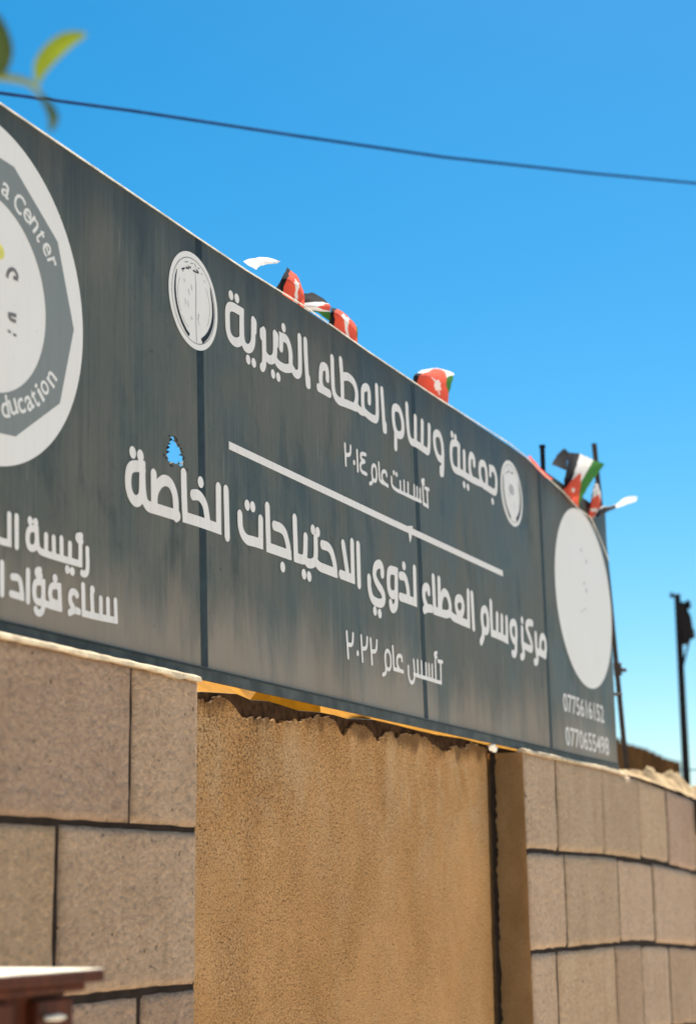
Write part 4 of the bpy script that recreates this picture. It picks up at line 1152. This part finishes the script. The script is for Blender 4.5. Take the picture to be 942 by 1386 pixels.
for x0, x1 in ((bx - 0.40, CABX[1][0] - 0.03), (CABX[2][0], bx - 0.004), (bx - 0.82, bx - 0.42)):
    cpart('door', [(x0, x1, cy + 0.03, cy + 0.0495, 0.1, cz - 0.046)], M['wood'], 0.004)
bm = bmesh.new()
kx, ky, kz = KNOB
tube(bm, [(kx - 0.028 - o_.x, cy + 0.012 - o_.y, kz), (kx - o_.x, cy + 0.006 - o_.y, kz + 0.001), (kx + 0.028 - o_.x, cy + 0.012 - o_.y, kz)], [0.003, 0.006, 0.003], 10)
tube(bm, [(kx - o_.x, cy + 0.008 - o_.y, kz), (kx - o_.x, cy + 0.031 - o_.y, kz)], 0.004, 8)
link('handle', bm, M['top'], cab)
cpart('plinth', [(bx - 0.81, bx - 0.02, cy + 0.07, cy + 0.30, 0.0, 0.0598)], M['wood'])

# ------------------------------------------------------------------ leafy tree whose shoot reaches in at the top left
TX = Vector(LEAF['twig'][0])
base = Vector((TX.x - 0.05, TX.y, 0))
tree = empty('young_tree', base, 'young green leafed tree whose shoot hangs into view at the top left above the sign', 'tree')
bm = bmesh.new()
tube(bm, [Vector((0, 0, 0)), Vector((0.02, 0.01, 1.1)), Vector((-0.01, 0.0, 2.0)), TX - base + Vector((-0.02, 0, 0.1)), TX - base + Vector((-0.1, 0.05, 0.7))], [0.035, 0.03, 0.024, 0.016, 0.006], 10)
link('trunk', bm, M['bark'], tree)
bm = bmesh.new()
tw = [Vector(q) - base for q in LEAF['twig']]
tube(bm, tw, [0.010, 0.008, 0.0065, 0.0052, 0.0048, 0.0045, 0.0035], 8)
link('shoot', bm, M['shoot'], tree)
def leaf(bm, pts, wmax, side, droop=0.0):
    P = chaikin([(q.x, q.y, q.z) for q in pts], it=2)
    n = len(P)
    rows = []
    for i, p in enumerate(P):
        t = i / (n - 1)
        wv = wmax * (math.sin(math.pi * min(1, t ** 0.85)) ** 0.8) + 0.0006
        rows.append([bm.verts.new(p + side * (k * wv) + Vector((0, 0, 1)).cross(side).normalized() * (0.25 * wv * abs(k))) for k in (-1, -0.5, 0, 0.5, 1)])
    for a, b in zip(rows, rows[1:]):
        for k in range(4):
            f = bm.faces.new((a[k], a[k + 1], b[k + 1], b[k]))
            f.smooth = True
rgt, upv = Vector(CAM['r']), Vector(CAM['u'])
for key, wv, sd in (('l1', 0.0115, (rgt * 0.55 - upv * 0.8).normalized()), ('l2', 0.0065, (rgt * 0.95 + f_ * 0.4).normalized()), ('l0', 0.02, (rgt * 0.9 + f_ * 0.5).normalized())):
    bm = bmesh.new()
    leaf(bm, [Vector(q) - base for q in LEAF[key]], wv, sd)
    link('leaf', bm, M['leaf' if key == 'l1' else 'leaf_shaded'], tree)
bm = bmesh.new()
for i in range(420):
    a = rnd.uniform(0, 6.283)
    rr = 0.26 * math.sqrt(rnd.random())
    c = TX - base + Vector((-0.22 + rr * math.cos(a), 0.05 + rr * math.sin(a), rnd.uniform(-0.25, 0.85)))
    d = Vector((rnd.uniform(-1, 1), rnd.uniform(-1, 1), rnd.uniform(-0.7, 0.5))).normalized()
    s = d.cross(Vector((rnd.uniform(-1, 1), rnd.uniform(-1, 1), 1))).normalized()
    L_ = rnd.uniform(0.045, 0.08)
    leaf(bm, [c, c + d * L_ * 0.5 + Vector((0, 0, 0.006)), c + d * L_ - Vector((0, 0, 0.008))], L_ * 0.22, s)
link('crown', bm, M['leaf'], tree)

# ------------------------------------------------------------------ background
bm = bmesh.new()
tube(bm, WIRE, 0.0085, 8)
tag(link('overhead_cable', bm, M['cable']), 'dark overhead cable crossing the blue sky above the sign', 'cable')

p0, p1 = Vector(POLE[0]), Vector(POLE[1])
pole = empty('utility_pole', (p1.x, p1.y, 0), 'far dark utility pole with fittings at its top, right of the sign', 'pole')
pb = Vector((p1.x, p1.y, 0))
dn = (p1 - p0) / (p0.z - p1.z)
foot = p1 + dn * p1.z
bm = bmesh.new()
tube(bm, [foot - pb, p1 - pb, p0 - pb], [0.030, 0.026, 0.021], 12)
link('pole_shaft', bm, M['painted'], pole)
Q = [Vector(q) - pb for q in POLEB]
rg = Vector((0.41, -0.912, 0))
bm = bmesh.new()
m0, m1 = Q[0], Q[1]
vs = []
for p_, k0, k1 in ((m0 + Vector((0, 0, -0.02)), -0.014, 0.03), (m0.lerp(m1, 0.4), -0.018, 0.062), (m0.lerp(m1, 0.8), -0.02, 0.062), (m1, -0.014, 0.02)):
    for dy in (-0.04, 0.04):
        fw_ = Vector((0.912, 0.41, 0)) * dy
        vs.append((bm.verts.new(p_ + rg * k0 + fw_), bm.verts.new(p_ + rg * k1 + fw_)))
for i in range(0, 6, 2):
    a0, a1, b0, b1 = vs[i], vs[i + 1], vs[i + 2], vs[i + 3]
    bm.faces.new((a0[0], a0[1], b0[1], b0[0]))
    bm.faces.new((a1[0], b1[0], b1[1], a1[1]))
    bm.faces.new((a0[0], b0[0], b1[0], a1[0]))
    bm.faces.new((a0[1], a1[1], b1[1], b0[1]))
bm.faces.new((vs[0][0], vs[1][0], vs[1][1], vs[0][1]))
bm.faces.new((vs[6][0], vs[6][1], vs[7][1], vs[7][0]))
link('switch_box', bm, M['painted'], pole)
for q, rr in ((Q[2], 0.026), (Q[3], 0.035), (Q[4], 0.016)):
    bm = bmesh.new()
    tube(bm, [q + Vector((0, 0, -rr)), q + Vector((0, 0, -rr * 0.4)), q + Vector((0, 0, 0)), q + Vector((0, 0, rr * 0.4)), q + Vector((0, 0, rr * 1.3))], [rr * 0.5, rr, rr * 0.6, rr * 0.9, rr * 0.35], 12)
    tube(bm, [q, Vector((p0.x - pb.x, p0.y - pb.y, q.z)) + (dn * (p0.z - pb.z - q.z))], 0.008, 6)
    link('insulator', bm, M['painted'], pole)
bm = bmesh.new()
a, b = Vector(POLEB[5]), Vector(POLEB[6])
tube(bm, [a, a.lerp(b, 0.5) + Vector((0, 0, -0.01)), b, b + (b - a) * 3], 0.005, 6)
tag(link('overhead_cable', bm, M['cable']), 'thin far wire leaving the utility pole near the bottom right of the sky', 'cable')

bm = bmesh.new()
xs = []
x = RUST[0][0] - 3.0
while x < RUST[-1][0]:
    xs.append(x)
    x += 0.035
def rz(x):
    if x <= RUST[0][0]:
        return RUST[0][1] + 0.02
    for (a, b), (c, d) in zip(RUST, RUST[1:]):
        if x <= c:
            return b + (d - b) * (x - a) / (c - a)
    return RUST[-1][1]
A = [(bm.verts.new((x, 4.2 + 0.03 * math.sin(x * 26), 0)), bm.verts.new((x, 4.2 + 0.03 * math.sin(x * 26), rz(x)))) for x in xs]
for a, b in zip(A, A[1:]):
    bm.faces.new((a[0], b[0], b[1], a[1]))
bmesh.ops.solidify(bm, geom=bm.faces[:], thickness=0.01)
o_ = Vector((16, 4.2, 0))
bmesh.ops.translate(bm, verts=bm.verts, vec=-o_)
tag(link('sheet_fence', bm, M['rust'], loc=o_), 'far brown rusty sheet fence with a wavy top behind the rubble', 'fence')
